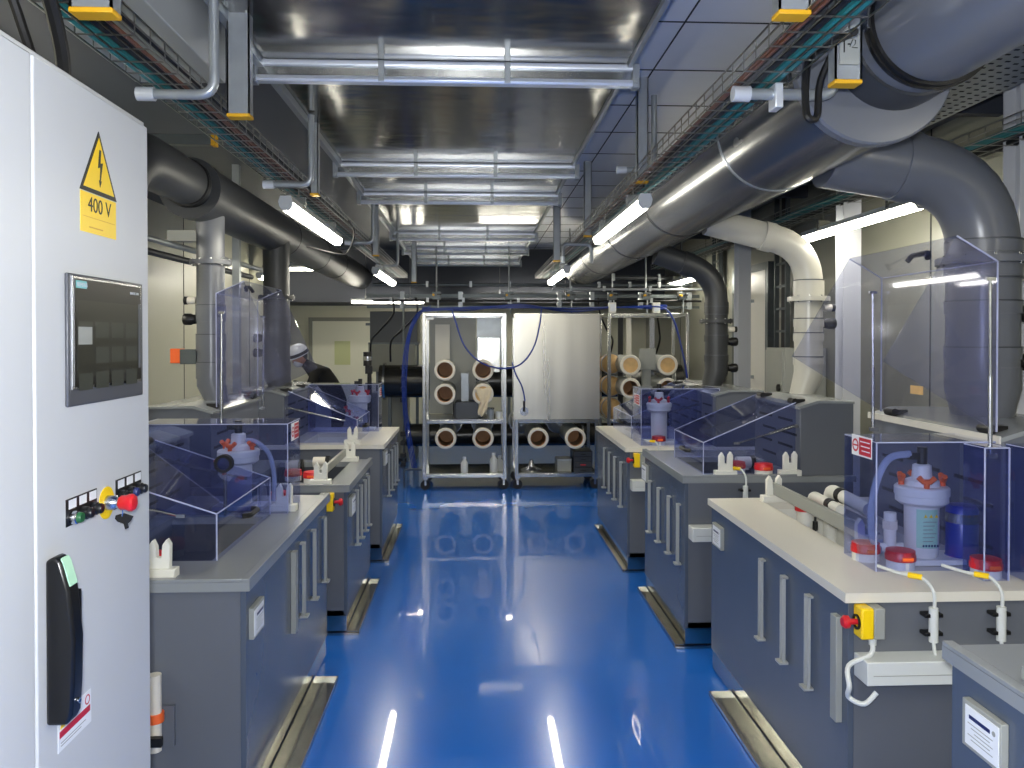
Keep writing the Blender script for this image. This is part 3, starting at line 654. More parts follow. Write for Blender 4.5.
# ------------------------------------------------------------------ splash covers with pumps and filters
def cover(label, x0, x1, y0, y1, z0, z1, group='transparent blue covers over pumps on the benches', sticker=None, sgn=1):
    t = thing('splash_cover', label, 'transparent cover', ((x0 + x1) / 2, (y0 + y1) / 2, z0), group)
    h = .003; z0 += .002
    mk('front_pane', MB().box(x0, x1, y0 - h, y0 + h, z0, z1), 'pc_blue', t); mk('back_pane', MB().box(x0, x1, y1 - h, y1 + h, z0, z1), 'pc_blue', t)
    mk('side_pane', MB().box(x0 - h, x0 + h, y0, y1, z0, z1), 'pc_blue', t); mk('side_pane', MB().box(x1 - h, x1 + h, y0, y1, z0, z1), 'pc_blue', t)
    mk('top_pane', MB().box(x0, x1, y0, y1, z1 - h, z1 + h), 'pc_blue', t)
    mb = MB()
    for a in (x0, x1): mb.path([(a, y0, z0), (a, y0, z1), (a, y1, z1)], .003, 4)
    mb.path([(x0, y0, z1), (x1, y0, z1)], .003, 4); mk('glued_edges', mb, 'pc_edge', t)
    if sticker:
        f, a, b, za, zb = sticker; d = -1 if f <= (x0 + x1) / 2 else 1
        s_ = mk('prohibition_sticker', MB().box(f + d * .004, f + d * .005, a, b, za, zb), 'paper', t, label='red and white prohibition sticker')
        m = a + (b - a) * .38
        ya, yb = (m, b - .005) if True else (a, m)
        if d < 0: ra, rb = a + .005, b - (b - a) * .38; ca = b - (b - a) * .19
        else: ra, rb = a + (b - a) * .38, b - .005; ca = a + (b - a) * .19
        mk('red_field', MB().box(f + d * .005, f + d * .0056, ra, rb, za + .006, zb - .006), 'red_sign', s_)
        rr = min((b - a) * .16, (zb - za) * .4)
        mk('prohibition_sign', MB().ringtube((f + d * .005, ca, (za + zb) / 2), (f + d * .0056, ca, (za + zb) / 2), rr, rr * .7, 20).box(f + d * .005, f + d * .0057, ca - rr * .8, ca + rr * .8, (za + zb) / 2 - rr * .12, (za + zb) / 2 + rr * .12), 'red_sign', s_)
        mb = MB()
        for k in range(3): mb.box(f + d * .0056, f + d * .006, ra + .008, rb - .008 - .006 * k, zb - .022 - k * (zb - za) * .22, zb - .018 - k * (zb - za) * .22)
        mk('sticker_print', mb, 'paper', s_)
    return t
CV3 = cover('blue transparent cover with red sticker over the white filter, nearest right bench', 1.41, 1.90, 2.81, 3.05, .858, 1.314, sticker=(1.41, 2.835, 2.985, 1.25, 1.325))
cover('narrow blue transparent cover jutting out in front of the white filter cover', 1.72, 1.805, 2.685, 2.80, .858, 1.31)
cover('blue transparent cover cut off by the picture edge, on the nearest white-topped bench', 1.86, 2.28, 2.66, 2.78, .858, 1.31)
cover('blue transparent cover at the near end of the white-topped bench by the third rack', 1.218, 1.80, 5.88, 6.17, .908, 1.326, sticker=(1.218, 5.92, 6.12, 1.20, 1.28))
cover('dark blue transparent cover with red sticker at the far end of the nearest left bench', -1.60, -.892, 3.80, 4.06, .862, 1.29, sticker=(-.892, 3.86, 4.02, 1.20, 1.285))
cover('blue transparent cover on the bench in front of the pale door', -1.42, -.83, 6.86, 7.10, .896, 1.30, sticker=(-.83, 6.9, 7.05, 1.19, 1.27))
def filt(name, label, c, z, hr, label_on=True, knob='orange', h=.30, dark=False):
    x, y = c; t = thing('filter_housing', label, 'filter housing', (x, y, z), 'white filter housings under the covers'); k = hr / .058
    mk('base_plate', MB().box(x - .11, x + .13, y - .07, y + .07, z, z + .02), 'pp_white', t, bevel=.003)
    mk('bowl', MB().lathe((x, y, z + .02), (0, 0, 1), [(.052 * k, 0), (.058 * k, .01), (.060 * k, h * .72)], 28), 'pp_white', t)
    zc = z + .02 + h * .72
    mk('clamp_ring', MB().lathe((x, y, zc), (0, 0, 1), [(.075 * k, 0), (.090 * k, .012), (.090 * k, .035), (.094 * k, .037), (.094 * k, .062), (.088 * k, .068), (.06 * k, .07)], 32), 'pp_white', t)
    mk('head', MB().lathe((x, y, zc + .068), (0, 0, 1), [(.062 * k, 0), (.058 * k, .02), (.035 * k, .03), (.032 * k, .075), (.022 * k, .08)], 24), 'pp_white', t)
    for i in range(4):
        a = math.pi / 4 + i * math.pi / 2 + .5; cx, cy = x + .07 * k * math.cos(a), y + .07 * k * math.sin(a)
        mb = MB().cyl((cx, cy, zc + .066), (cx, cy, zc + .095), .010 * k, 10); dx, dy = -.028 * k * math.sin(a), .028 * k * math.cos(a)
        mb.path([(cx - dx, cy - dy, zc + .108), (cx - dx * .4, cy - dy * .4, zc + .092), (cx + dx * .4, cy + dy * .4, zc + .092), (cx + dx, cy + dy, zc + .108)], .010 * k, 6)
        mk('wing_knob', mb, knob, t)
    mk('hose_fitting', MB().cyl((x, y, zc + .14), (x, y, zc + .21), .018 * k, 12).box(x - .05 * k, x, y - .012, y + .012, zc + .165, zc + .19), 'black', t)
    if label_on:
        mb = MB(); n = 8
        r = .0595 * k
        vs = []; fs = []
        for i in range(n + 1):
            a = math.radians(-90 - 38 + 76 * i / n + -8)
            for zz in (z + .06, z + .20): vs.append((x + (r + .0006) * math.cos(a), y + (r + .0006) * math.sin(a), zz))
        fs = [(2 * i, 2 * i + 2, 2 * i + 3, 2 * i + 1) for i in range(n)]; mb.add(vs, fs); lb_ = mk('instruction_label', mb, 'green_tag', t)
        mb = MB()
        for i in range(3): mb.prism([(x - .026 + i * .02, y - r - .0015, z + .172), (x - .012 + i * .02, y - r - .0015, z + .172), (x - .019 + i * .02, y - r - .0015, z + .184)], (0, .001, 0))
        mk('warning_triangles', mb, 'yellow', lb_)
        mb = MB()
        for i in range(6): mb.box(x - .028, x + .02 - .006 * (i % 3), y - r - .0015, y - r - .0008, z + .155 - i * .014, z + .158 - i * .014)
        mk('printed_lines', mb, 'grey_box', lb_)
        mb = MB()
        for i in range(6): mb.box(x - .030 + i * .0105, x - .0235 + i * .0105, y - r - .0016, y - r - .0008, z + .066, z + .074)
        mk('pictogram_row', mb, 'navy', lb_)
    return t
filt('a', 'white filter housing with orange wing knobs and green label, nearest right bench', (1.645, 2.935), .860, .058, h=.265)
cable('filter_hose', [(1.60, 2.935, 1.255), (1.52, 2.93, 1.24), (1.468, 2.92, 1.16), (1.447, 2.92, 1.04), (1.46, 2.93, .94), (1.52, 2.99, .885)], .013, 'clear_hose', 'clear hose curving down from the black filter fitting, nearest right bench')
filt('b', 'white filter housing with red knobs under the cover by the third rack', (1.385, 6.03), .910, .058, False, 'red')
filt('c', 'white filter housing with orange knobs behind the dark hood of the nearest left bench', (-1.16, 3.93), .864, .062, False, h=.28)
gg = thing('pressure_gauge', 'small round black-rimmed gauge behind the dark hood of the nearest left bench', 'gauge', (-1.17, 3.80, 1.02))
mk('gauge_case', MB().cyl((-1.17, 3.80, 1.115), (-1.17, 3.775, 1.115), .030, 24), 'navy', gg); mk('gauge_rim', MB().ringtube((-1.17, 3.765, 1.115), (-1.17, 3.80, 1.115), .042, .029, 28), 'black', gg); mk('gauge_stem', MB().cyl((-1.17, 3.80, .864), (-1.17, 3.80, 1.08), .008, 10), 'silver', gg)
cable('filter_hose', [(-1.13, 3.93, 1.20), (-1.07, 3.92, 1.19), (-1.01, 3.92, 1.13), (-.985, 3.92, 1.02), (-.99, 3.92, .90)], .011, 'clear_hose', 'clear hose curving down behind the dark cover, nearest left bench')
filt('d', 'small-looking filter housing with red knobs under the cover before the pale door', (-1.0, 6.98), .898, .058, False, 'red')
pp = thing('blue_pump', 'blue cylindrical pump with a silver band beside the white filter', 'pump', (1.795, 2.93, .858))
mk('pump_body', MB().lathe((1.795, 2.93, .862), (0, 0, 1), [(.066, 0), (.066, .012), (.055, .02), (.055, .19), (.045, .205), (.02, .21)], 28), 'pump_blue', pp)
mk('band', MB().ringtube((1.795, 2.93, 1.005), (1.795, 2.93, 1.04), .0575, .055, 28), 'silver', pp)
tw = thing('small_valve', 'small white valve tower between hose and white filter', 'valve', (1.55, 2.98, .858))
mk('valve_body', MB().cyl((1.55, 2.98, .86), (1.55, 2.98, 1.03), .022, 14).cyl((1.50, 2.98, .90), (1.60, 2.98, .90), .016, 12), 'pp_white', tw); mk('valve_nut', MB().cyl((1.55, 2.98, .97), (1.55, 2.98, 1.0), .029, 6), 'ring_white', tw)

# float switches: white foot and red cap
def float_switch(x, y, z, label, r=.045):
    t = thing('level_switch', label, 'level switch', (x, y, z), 'red-capped level switches on the benches')
    mk('foot', MB().lathe((x, y, z), (0, 0, 1), [(r, 0), (r, .028), (r * .8, .03)], 20), 'pp_white', t)
    mk('cap', MB().lathe((x, y, z + .03), (0, 0, 1), [(r * 1.08, 0), (r * 1.08, .018), (r * 1.02, .022), (r * 1.02, .034), (r * .6, .038)], 24), 'red', t)
    mk('cap_screw', MB().box(x - .02, x + .02, y - r * 1.15, y - r, z + .036, z + .048), 'orange', t, bevel=.002)
    return t
FS = float_switch(1.525, 2.86, .858, 'red-capped level switch directly left of the white filter foot', .048)
for (x, y, z, lab) in ((1.452, 2.97, .858, 'red-capped level switch in the near corner of the filter cover'), (1.765, 2.745, .858, 'red-capped level switch inside the narrow jutting cover'),
    (1.47, 4.50, .94, 'red-capped level switch beside the closed hood, the left one of its pair'), (1.60, 4.43, .94, 'red-capped level switch beside the closed hood, the right one of its pair'),
    (1.36, 5.93, .908, 'red-capped level switch under the cover by the third rack'), (-1.17, 2.88, .862, 'red-capped level switch just past the white cabinet edge'),
    (-.955, 4.68, .853, 'red-capped level switch under the open hood, nearer the aisle'), (-1.08, 4.75, .853, 'red-capped level switch under the open hood, nearer the wall'),
    (-.98, 4.02, .862, 'red-capped level switch behind the sticker of the dark cover')):
    clone(FS, (x, y, z), lab)
# cradles
def cradle(x, y, z, label):
    t = thing('cradle_block', label, 'cradle block', (x, y, z), 'white forked cradle blocks on the benches')
    mk('foot', MB().box(x - .06, x + .06, y - .025, y + .025, z, z + .032), 'pp_white', t, bevel=.003)
    mk('fork', MB().prism([(x - .036, y - .014, z + .032), (x + .038, y - .014, z + .032), (x + .040, y - .014, z + .115), (x + .028, y - .014, z + .135), (x + .014, y - .014, z + .115), (x + .010, y - .014, z + .070),
        (x - .006, y - .014, z + .070), (x - .008, y - .014, z + .108), (x - .020, y - .014, z + .132), (x - .036, y - .014, z + .110)], (0, .028, 0)), 'pp_white', t, bevel=.002)
    return t
CR = cradle(1.50, 4.02, .858, 'white forked cradle at the far corner of the open white tub, holding the flat bar')
for (x, y, z, lab) in ((1.50, 3.07, .858, 'white forked cradle at the near end of the flat bar, by the filter cover'),
    (1.375, 4.40, .94, 'white forked cradle before the closed hood, under its lower corner'), (1.735, 4.40, .94, 'white forked cradle before the closed hood, against the exhaust box'),
    (-1.105, 2.80, .862, 'white forked cradle next to the white cabinet edge'), (-.925, 3.87, .862, 'white forked cradle seen through the dark cover on the nearest left bench'),
    (-.89, 4.60, .853, 'white forked cradle on the near rim of the bench with open hood'), (-.86, 5.48, .853, 'white forked cradle on the far rim of the bench with open hood'),
    (-.93, 6.06, .896, 'white forked cradle before the hood near the helmeted person')):
    clone(CR, (x, y, z), lab)
fb = thing('flat_bar', 'tan-grey flat bar lying over the open white tub', 'bar', (1.505, 3.1, .93))
mk('bar', MB().box(1.495, 1.513, 3.06, 4.03, .895, .955), 'grey_box', fb, bevel=.002)
fb = thing('flat_bar', 'tan-grey flat bar lying over the tub of the bench with open hood', 'bar', (-.89, 5.0, .92))
mk('bar', MB().box(-.90, -.882, 4.60, 5.48, .89, .94), 'grey_box', fb, bevel=.002)
# pipework inside the open white tub
def tubpipe(pts, r, label, m='pp_white', caps=()):
    t = thing('tub_pipe', label, 'pipe', pts[0], 'white pipes in the open white tub'); mk('pipe', MB().path(pts, r, 12, rad=.05), m, t)
    for (a, b, rr, mm, nm) in caps: mk(nm, MB().cyl(a, b, rr, 16), mm, t)
tubpipe([(1.76, 3.95, .62), (1.76, 3.95, .93), (1.76, 3.55, .915)], .032, 'thick white bent pipe at the back of the open tub', caps=(((1.76, 3.84, .926), (1.76, 3.80, .925), .036, 'black', 'black_ring'), ((1.76, 3.80, .925), (1.76, 3.62, .918), .030, 'orange', 'orange_sleeve')))
tubpipe([(1.66, 3.93, .62), (1.66, 3.93, .91), (1.66, 3.62, .90)], .024, 'thinner white bent pipe in the open tub beside the red cap', caps=(((1.66, 3.74, .904), (1.66, 3.70, .903), .028, 'black', 'black_ring'),))
tubpipe([(1.57, 3.80, .58), (1.57, 3.80, .86)], .036, 'upright white pipe with red cap in the open tub', caps=(((1.57, 3.80, .86), (1.57, 3.80, .89), .046, 'red', 'red_cap'),))
for i, yy in enumerate((3.20, 3.32, 3.44, 3.56)):
    tubpipe([(1.70, yy, .57), (1.70, yy, .85)], .045, 'upright white pipe standing in the near half of the open tub')
tag(mk('sample_vial', MB().cyl((1.56, 3.66, .575), (1.56, 3.66, .86), .006, 8).cyl((1.56, 3.66, .80), (1.56, 3.66, .84), .012, 10), 'black', loc=(1.56, 3.66, .58)), 'thin black probe upright inside the open white tub', 'probe')
# things under the open hood on the left
def roundvalve(x, y, z, label):
    t = thing('ball_valve', label, 'valve', (x, y, z), 'white valves under the raised hood')
    mk('body', MB().cyl((x - .05, y, z + .04), (x + .05, y, z + .04), .034, 16).cyl((x, y, z), (x, y, z + .04), .025, 12), 'ring_white', t); mk('nut', MB().cyl((x + .03, y, z + .04), (x + .055, y, z + .04), .040, 8), 'black', t); return t
V = roundvalve(-1.0, 5.2, .853 - .02, 'white valve with a black nut under the raised hood, nearer the aisle')
V.location.z = .853; clone(V, (-1.14, 5.05, .853), 'white valve with a black nut under the raised hood, nearer the wall')
clone(V, (1.56, 4.62, .94), 'white valve with a black nut behind the closed hood on the grey-topped bench')

# cable exits on the near face of the right-hand bench
def exitc(x, y, zt, label, two=True):
    t = thing('cable_duct_clip', label, 'cable conduit', (x, y - .03, zt - .15), 'white cable conduits clipped to bench faces')
    mk('conduit', MB().cyl((x, y - .034, zt - .155), (x, y - .034, zt - .045), .0145, 14), 'cable_white', t)
    for z in (zt - .07, zt - .13): mk('clip', MB().box(x - .03, x + .03, y - .04, y - .004, z - .006, z + .006), 'black', t, bevel=.002)
    mb = MB().path(smooth_pts([(x - .10, y + .13, zt + .045), (x - .06, y + .06, zt + .04), (x - .015, y + .01, zt + .04), (x + .002, y - .03, zt + .005), (x + .003, y - .034, zt - .05)]), .0055, 8)
    mk('lead', mb, 'cable_white', t); mb = MB()
    mb.path(smooth_pts([(x, y - .034, zt - .15), (x + .004, y - .036, zt - .19), (x + .02, y - .03, zt - .25)]), .0055, 8); mk('lead', mb, 'cable_white', t)
    mk('yellow_tag', MB().path([(x - .045, y + .037, zt + .041), (x - .014, y + .008, zt + .041)], .0095, 8), 'yellow', t); return t
EX = exitc(1.475, 2.60, .858, 'white conduit with yellow-tagged lead in front of the white filter')
for (x, y, z, lab) in ((1.70, 2.60, .858, 'white conduit with yellow-tagged lead below the narrow jutting cover'), (1.47, 4.38, .94, 'white conduit with yellow-tagged lead below the closed hood bench rim'), (1.32, 5.80, .908, 'white conduit with yellow-tagged lead below the cover by the third rack')):
    clone(EX, (x, y - .03, z - .15), lab)
cable('loose_cable', [(1.56, 2.57, .62), (1.62, 2.5, .55), (1.72, 2.40, .46), (1.9, 2.3, .42)], .007, 'cable_white', 'white cable sagging from the trunking behind the cut-off bench')
vc = thing('inlet_valve', 'orange and white pipe valve low behind the cabinet edge on the nearest left bench', 'valve', (-1.07, 2.70, .42))
mk('pipe', MB().cyl((-1.085, 2.70, .30), (-1.085, 2.70, .56), .022, 12), 'ring_white', vc); mk('collar', MB().cyl((-1.085, 2.70, .40), (-1.085, 2.70, .43), .030, 14), 'orange', vc); mk('lever', MB().box(-1.10, -1.05, 2.66, 2.68, .33, .36), 'black', vc)
mk('valve_plate', MB().box(-1.15, -1.03, 2.725, 2.74, .30, .44), 'pvc', vc)

# ------------------------------------------------------------------ ducts
def add_rings(t, c, d, r, spots, m, hgt=.02, ex=.006, name='joint_ring'):
    c = Vector(c); d = Vector(d).normalized()
    for k in spots: mk(name, MB().ringtube(c + d * (k - hgt / 2), c + d * (k + hgt / 2), r + ex, r - .002, 36), m, t)
# huge right duct
g = thing('main_exhaust_duct', 'huge shiny grey round duct running above the right-hand benches', 'air duct', (1.3, 6, 2.6))
RC = Vector((1.29, 0, 2.585))
mk('duct_body', MB().cyl((RC.x, 2.60, RC.z), (RC.x, 9.6, RC.z), .250, 64), 'pvc_duct_shiny', g)
mk('end_cap', MB().lathe((RC.x, 2.60, RC.z), (0, -1, 0), [(.262, -.03), (.262, .006), (.255, .014), (.20, .02)], 64), 'pvc_duct', g)
for yy in (3.45, 5.0, 6.4, 8.0): mk('weld_ring', MB().ringtube((RC.x, yy, RC.z), (RC.x, yy + .018, RC.z), .2535, .249, 64), 'dark' if yy > 4 else 'galv', g)
mk('reducer', MB().lathe((1.345, 2.585, 2.635), (0, -1, 0), [(.205, 0), (.200, .10), (.198, .14)], 48), 'pvc_duct_dark', g)
mk('near_duct', MB().cyl((1.345, 2.46, 2.635), (1.345, -2.5, 2.635), .188, 56), 'pvc_duct', g)
cl_ = mk('clamp_ring', MB().ringtube((1.345, 2.34, 2.635), (1.345, 2.385, 2.635), .1985, .187, 56).ringtube((1.345, 2.36, 2.635), (1.345, 2.365, 2.635), .204, .187, 56), 'black', g)
mk('clamp_bolt', MB().box(1.138, 1.160, 2.345, 2.375, 2.60, 2.66), 'silver', cl_)
def branch(label, x0, x1, y, z0, z1, zbot, r, m, flange_z, hop, acts, sgn=1, elbow=.16, rings=()):
    """sloping branch from the main duct, elbow, then a vertical drop"""
    t = thing('branch_duct', label, 'air duct', (x1, y, zbot))
    pts = fillet([Vector((x0, y, z0)), Vector((x1, y, z1)), Vector((x1, y, zbot + .10))], elbow + r * .7, 10)
    mk('pipe', MB().path(pts, r, 40), m, t)
    a, b = pts[1], pts[11]
    d1 = (pts[1] - pts[0]).normalized()
    mk('elbow_socket', MB().ringtube(a - d1 * .07, a - d1 * .0, r + .007, r - .002, 36), m, t); mk('elbow_socket', MB().ringtube(b - Vector((0, 0, .09)), b, r + .007, r - .002, 36), m, t)
    for z in (b.z - .10,) + tuple(rings): mk('joint_line', MB().ringtube((x1, y, z), (x1, y, z + .006), r + .0085, r - .001, 36), 'pvc_dark', t)
    for z in rings: mk('sleeve', MB().ringtube((x1, y, z - .05), (x1, y, z - .001), r + .0065, r - .001, 36), m, t)
    f = mk('flange', MB().ringtube((x1, y, flange_z - .014), (x1, y, flange_z + .014), r + .042, r - .002, 36), m, t)
    for i in range(10):
        an = 2 * math.pi * i / 10; mk('flange_bolt', MB().cyl((x1 + (r + .028) * math.cos(an), y + (r + .028) * math.sin(an), flange_z - .022), (x1 + (r + .028) * math.cos(an), y + (r + .028) * math.sin(an), flange_z + .022), .006, 6), 'silver', f)
    # slanted foot running into the exhaust box
    mk('foot', MB().path([(x1, y, zbot + .20), (x1, y, zbot + .11), (x1 - sgn * hop, y, zbot - .03)], [r * 1.03, r * 1.03, r * .8], 36), m, t)
    for (z, kind, side) in acts:
        bx_ = x1 + side * r
        if kind == 'sensor':
            q = mk('sensor', MB().cyl((bx_, y - .02, z), (bx_ + side * .05, y - .02, z), .022, 14), 'ring_white', t); mk('sensor_cap', MB().cyl((bx_ + side * .05, y - .02, z), (bx_ + side * .07, y - .02, z), .024, 14), 'black', q)
        elif kind == 'black': mk('damper_knob', MB().lathe((bx_, y - .02, z), (side, 0, 0), [(.028, 0), (.030, .02), (.036, .03), (.036, .065), (.030, .075)], 18), 'black', t)
        else:
            q = mk('actuator', MB().box(bx_, bx_ + side * .09, y - .05, y + .05, z - .045, z + .045), 'galv_dark', t, bevel=.004); mk('actuator_cap', MB().box(bx_ + side * .09, bx_ + side * .15, y - .045, y + .045, z - .04, z + .05), 'orange', q, bevel=.004)
    return t
branch('big grey duct elbow dropping behind the raised hood of the nearest right bench', 1.45, 2.12, 3.35, 2.46, 2.36, 1.38, .138, 'pvc_duct', 2.02, .0, ((1.96, 'sensor', 1), (1.80, 'black', 1), (1.6, 'black', 1)), elbow=.22, rings=(2.1, 1.85, 1.66))
branch('cream-lit duct elbow dropping to the closed hood bench, before the tall cream panels', 1.45, 2.10, 5.05, 2.43, 2.27, 1.36, .086, 'pvc_duct_lit', 1.945, .05, ((1.89, 'sensor', 1), (1.79, 'black', 1)), elbow=.18, rings=(2.06, 1.82, 1.73, 1.58))
branch('dark grey duct dropping beside the third rack', 1.45, 1.94, 6.45, 2.38, 2.21, 1.32, .090, 'pvc_duct_dark', 1.835, .05, ((1.77, 'sensor', 1), (1.67, 'black', 1), (1.46, 'black', 1)), elbow=.16, rings=(1.95, 1.72, 1.56))
# left main duct
g = thing('main_exhaust_duct', 'dark round duct running above the left-hand benches behind the cabinet', 'air duct', (-1.65, 7, 2.6))
LC_ = (-1.66, 2.575)
mk('duct_body', MB().cyl((LC_[0], 4.72, LC_[1]), (LC_[0], 11.6, LC_[1]), .168, 48), 'pvc_duct_dark', g)
mk('end_socket', MB().ringtube((LC_[0], 4.68, LC_[1]), (LC_[0], 4.78, LC_[1]), .178, .12, 48), 'pvc_duct_dark', g)
mk('reducer_pipe', MB().cyl((LC_[0], 4.30, LC_[1] + .02), (LC_[0], 4.70, LC_[1] + .02), .128, 40), 'pvc_duct_dark', g)
mk('elbow', MB().path(fillet([Vector((LC_[0], 4.36, LC_[1] + .02)), Vector((LC_[0], 3.75, LC_[1] + .02)), Vector((LC_[0] - .02, 3.45, 1.22))], .3, 8), .132, 36), 'pvc_duct_dark', g)
mk('clamp_ring', MB().ringtube((LC_[0], 4.60, LC_[1] + .02), (LC_[0], 4.63, LC_[1] + .02), .138, .127, 40), 'black', g)
for yy in (6.9, 8.3, 9.4): mk('weld_ring', MB().ringtube((LC_[0], yy, LC_[1]), (LC_[0], yy + .02, LC_[1]), .172, .167, 48), 'dark', g)
def drop(label, x, y, ztop, zbot, r, m, fz, acts, rings):
    t = thing('branch_duct', label, 'air duct', (x, y, zbot))
    mk('pipe', MB().cyl((x, y, zbot + .14), (x, y, ztop), r, 40), m, t)
    for z in rings: mk('sleeve', MB().ringtube((x, y, z - .10), (x, y, z), r + .006, r - .001, 36), m, t); mk('joint_line', MB().ringtube((x, y, z), (x, y, z + .005), r + .007, r - .001, 36), 'pvc_dark', t)
    f = mk('flange', MB().ringtube((x, y, fz - .014), (x, y, fz + .014), r + .04, r - .002, 36), m, t)
    for i in range(10):
        an = 2 * math.pi * i / 10; mk('flange_bolt', MB().cyl((x + (r + .026) * math.cos(an), y + (r + .026) * math.sin(an), fz - .022), (x + (r + .026) * math.cos(an), y + (r + .026) * math.sin(an), fz + .022), .006, 6), 'silver', f)
    mk('foot', MB().path([(x, y, zbot + .22), (x, y, zbot + .12), (x + .05, y, zbot - .03)], [r * 1.03, r * 1.03, r * .75], 36), m, t)
    for (z, kind) in acts:
        if kind == 'sensor':
            q = mk('sensor', MB().cyl((x - r, y - .02, z), (x - r - .05, y - .02, z), .022, 14), 'ring_white', t); mk('sensor_cap', MB().cyl((x - r - .05, y - .02, z), (x - r - .07, y - .02, z), .025, 14), 'black', q)
        elif kind == 'black': mk('damper_knob', MB().lathe((x - r, y - .02, z), (-1, 0, 0), [(.028, 0), (.030, .02), (.036, .03), (.036, .065), (.030, .075)], 18), 'black', t)
        else:
            q = mk('actuator', MB().box(x - r - .09, x - r + .01, y - .05, y + .05, z - .045, z + .045), 'galv_dark', t, bevel=.004); mk('actuator_cap', MB().box(x - r - .15, x - r - .09, y - .045, y + .045, z - .04, z + .05), 'orange', q, bevel=.004)
drop('grey vertical duct with red actuator, rising left of the raised hood', -1.63, 4.95, 2.50, 1.30, .083, 'pvc_duct', 2.165, ((1.93, 'sensor'), (1.815, 'black'), (1.585, 'red')), (1.90, 1.72, 1.55))
drop('dark vertical duct between the raised hood and the helmeted person', -1.62, 6.55, 2.50, 1.28, .105, 'pvc_duct_dark', 2.03, ((1.70, 'black'), (1.58, 'black')), (1.88, 1.75, 1.50))
# clutter above the left benches
g = thing('galvanised_duct_box', 'grey sheet metal duct box high beside the first left hanger', 'air duct', (-1.05, 2.4, 2.8))
mk('box_shell', MB().box(-1.22, -.90, 1.2, 2.95, 2.62, 2.97), 'tube_grey', g, bevel=.004)
mk('flange_angle', MB().box(-1.24, -.885, 2.02, 2.05, 2.60, 2.995).box(-1.24, -.885, 2.10, 2.13, 2.60, 2.995), 'strut', g)
for i, (y, z, lab) in enumerate(((4.55, 2.83, 'dark channel arm with an orange end above the elbow beside the cabinet'),)):
    g = thing('duct_bracket', lab, 'bracket', (-1.9, y, z)); mk('arm', MB().box(-2.99, -1.50, y, y + .05, z - .03, z + .03), 'galv_dark', g, bevel=.002); mk('end_cap', MB().box(-1.50, -1.475, y - .003, y + .053, z - .034, z + .034), 'yellow_dull', g)
g = thing('pipe_run', 'two thin pipes running under the dark duct towards the cabinet', 'pipe', (-2.2, 6, 2.3))
mk('pipe', MB().cyl((-2.1, 4.0, 2.33), (-1.95, 8.0, 2.33), .02, 10), 'galv', g); mk('pipe', MB().cyl((-2.3, 4.0, 2.30), (-2.2, 8.0, 2.30), .025, 10), 'pvc_duct_dark', g)
g = thing('junction_box', 'small pale junction box above the duct flange beside the cabinet', 'junction box', (-1.98, 5.4, 2.33)); mk('box_body', MB().box(-2.06, -1.88, 5.4, 5.5, 2.355, 2.42), 'grey_box', g, bevel=.004); mk('box_lid', MB().box(-2.065, -1.875, 5.385, 5.40, 2.35, 2.425), 'grey_box', g, bevel=.002)
g = thing('unistrut_post', 'thin galvanised post between the two vertical ducts', 'post', (-1.75, 6.1, 1.6)); mk('post', MB().box(-1.79, -1.74, 6.0, 6.05, 0, 2.99), 'galv', g); mk('post_foot', MB().box(-1.81, -1.72, 5.98, 6.07, 0, .01), 'galv', g)
# long bulkhead beam over the aisle end and pipes beyond
g = thing('pipe_bundle_rail', 'galvanised rail with clamps across above the racks', 'rail', (.5, 9.6, 2.2))
mk('rail', MB().box(-1.3, 2.75, 9.70, 9.74, 2.19, 2.23), 'galv_dark', g); mk('lower_rail', MB().box(-1.3, 2.75, 9.70, 9.74, 2.06, 2.09), 'galv_dark', g)
for x in (-.9, -.2, .4, 1.0, 1.4, 2.0, 2.6): mk('clamp', MB().box(x, x + .05, 9.68, 9.76, 2.05, 2.26), 'galv', g)

# ------------------------------------------------------------------ columns
def column(y, x, label):
    t = thing('steel_column', label, 'column', (x, y, 0), 'white steel columns along the side wall')
    mk('shaft', MB().box(x - .06, x + .06, y - .06, y - .052, .012, 2.99).box(x - .06, x + .06, y + .052, y + .06, .012, 2.99).box(x - .004, x + .004, y - .052, y + .052, .012, 2.99), 'column', t); mk('base_plate', MB().box(x - .1, x + .1, y - .1, y + .1, 0, .012), 'column', t)
column(5.42, 2.52, 'white steel column behind the raised hood, crossed by the wall lamp')
column(7.50, 2.50, 'white steel column between the dark duct and the cream panels')
column(3.72, 2.54, 'white steel column at the picture edge beside the big grey elbow')
# conduit and cabinets before the side wall
g = thing('wall_conduit', 'thin conduit bent down the tall cream panel', 'conduit', (2.7, 7.8, 1.5)); mk('tube', MB().path([(2.70, 8.4, 2.16), (2.70, 7.95, 2.16), (2.70, 7.93, .6)], .012, 8, rad=.08), 'galv_dark', g)
mk('clamp', MB().box(2.69, 2.75, 7.90, 7.96, 2.05, 2.08).box(2.69, 2.75, 7.90, 7.96, 1.3, 1.33), 'galv', g)
for k, (yy, lab) in enumerate(((6.85, 'dark vertical cable ladder between the cream-lit duct and cream panels'), (8.75, 'dark vertical cable ladder beyond the cream panels'))):
    g = thing('cable_ladder', lab, 'cable ladder', (2.72, yy, 1.2), 'vertical ladders on the side wall'); mk('side_rail', MB().box(2.70, 2.74, yy, yy + .02, .02, 2.95), 'galv_dark', g); mk('side_rail', MB().box(2.70, 2.74, yy + .25, yy + .27, .02, 2.95), 'galv_dark', g)
    mb = MB()
    for i in range(14): mb.box(2.71, 2.73, yy + .02, yy + .25, .15 + i * .2, .17 + i * .2)
    mk('rungs', mb, 'galv_dark', g)
    mk('cable_run', MB().box(2.74, 2.76, yy + .05, yy + .2, .02, 2.95), 'cable_black', g)
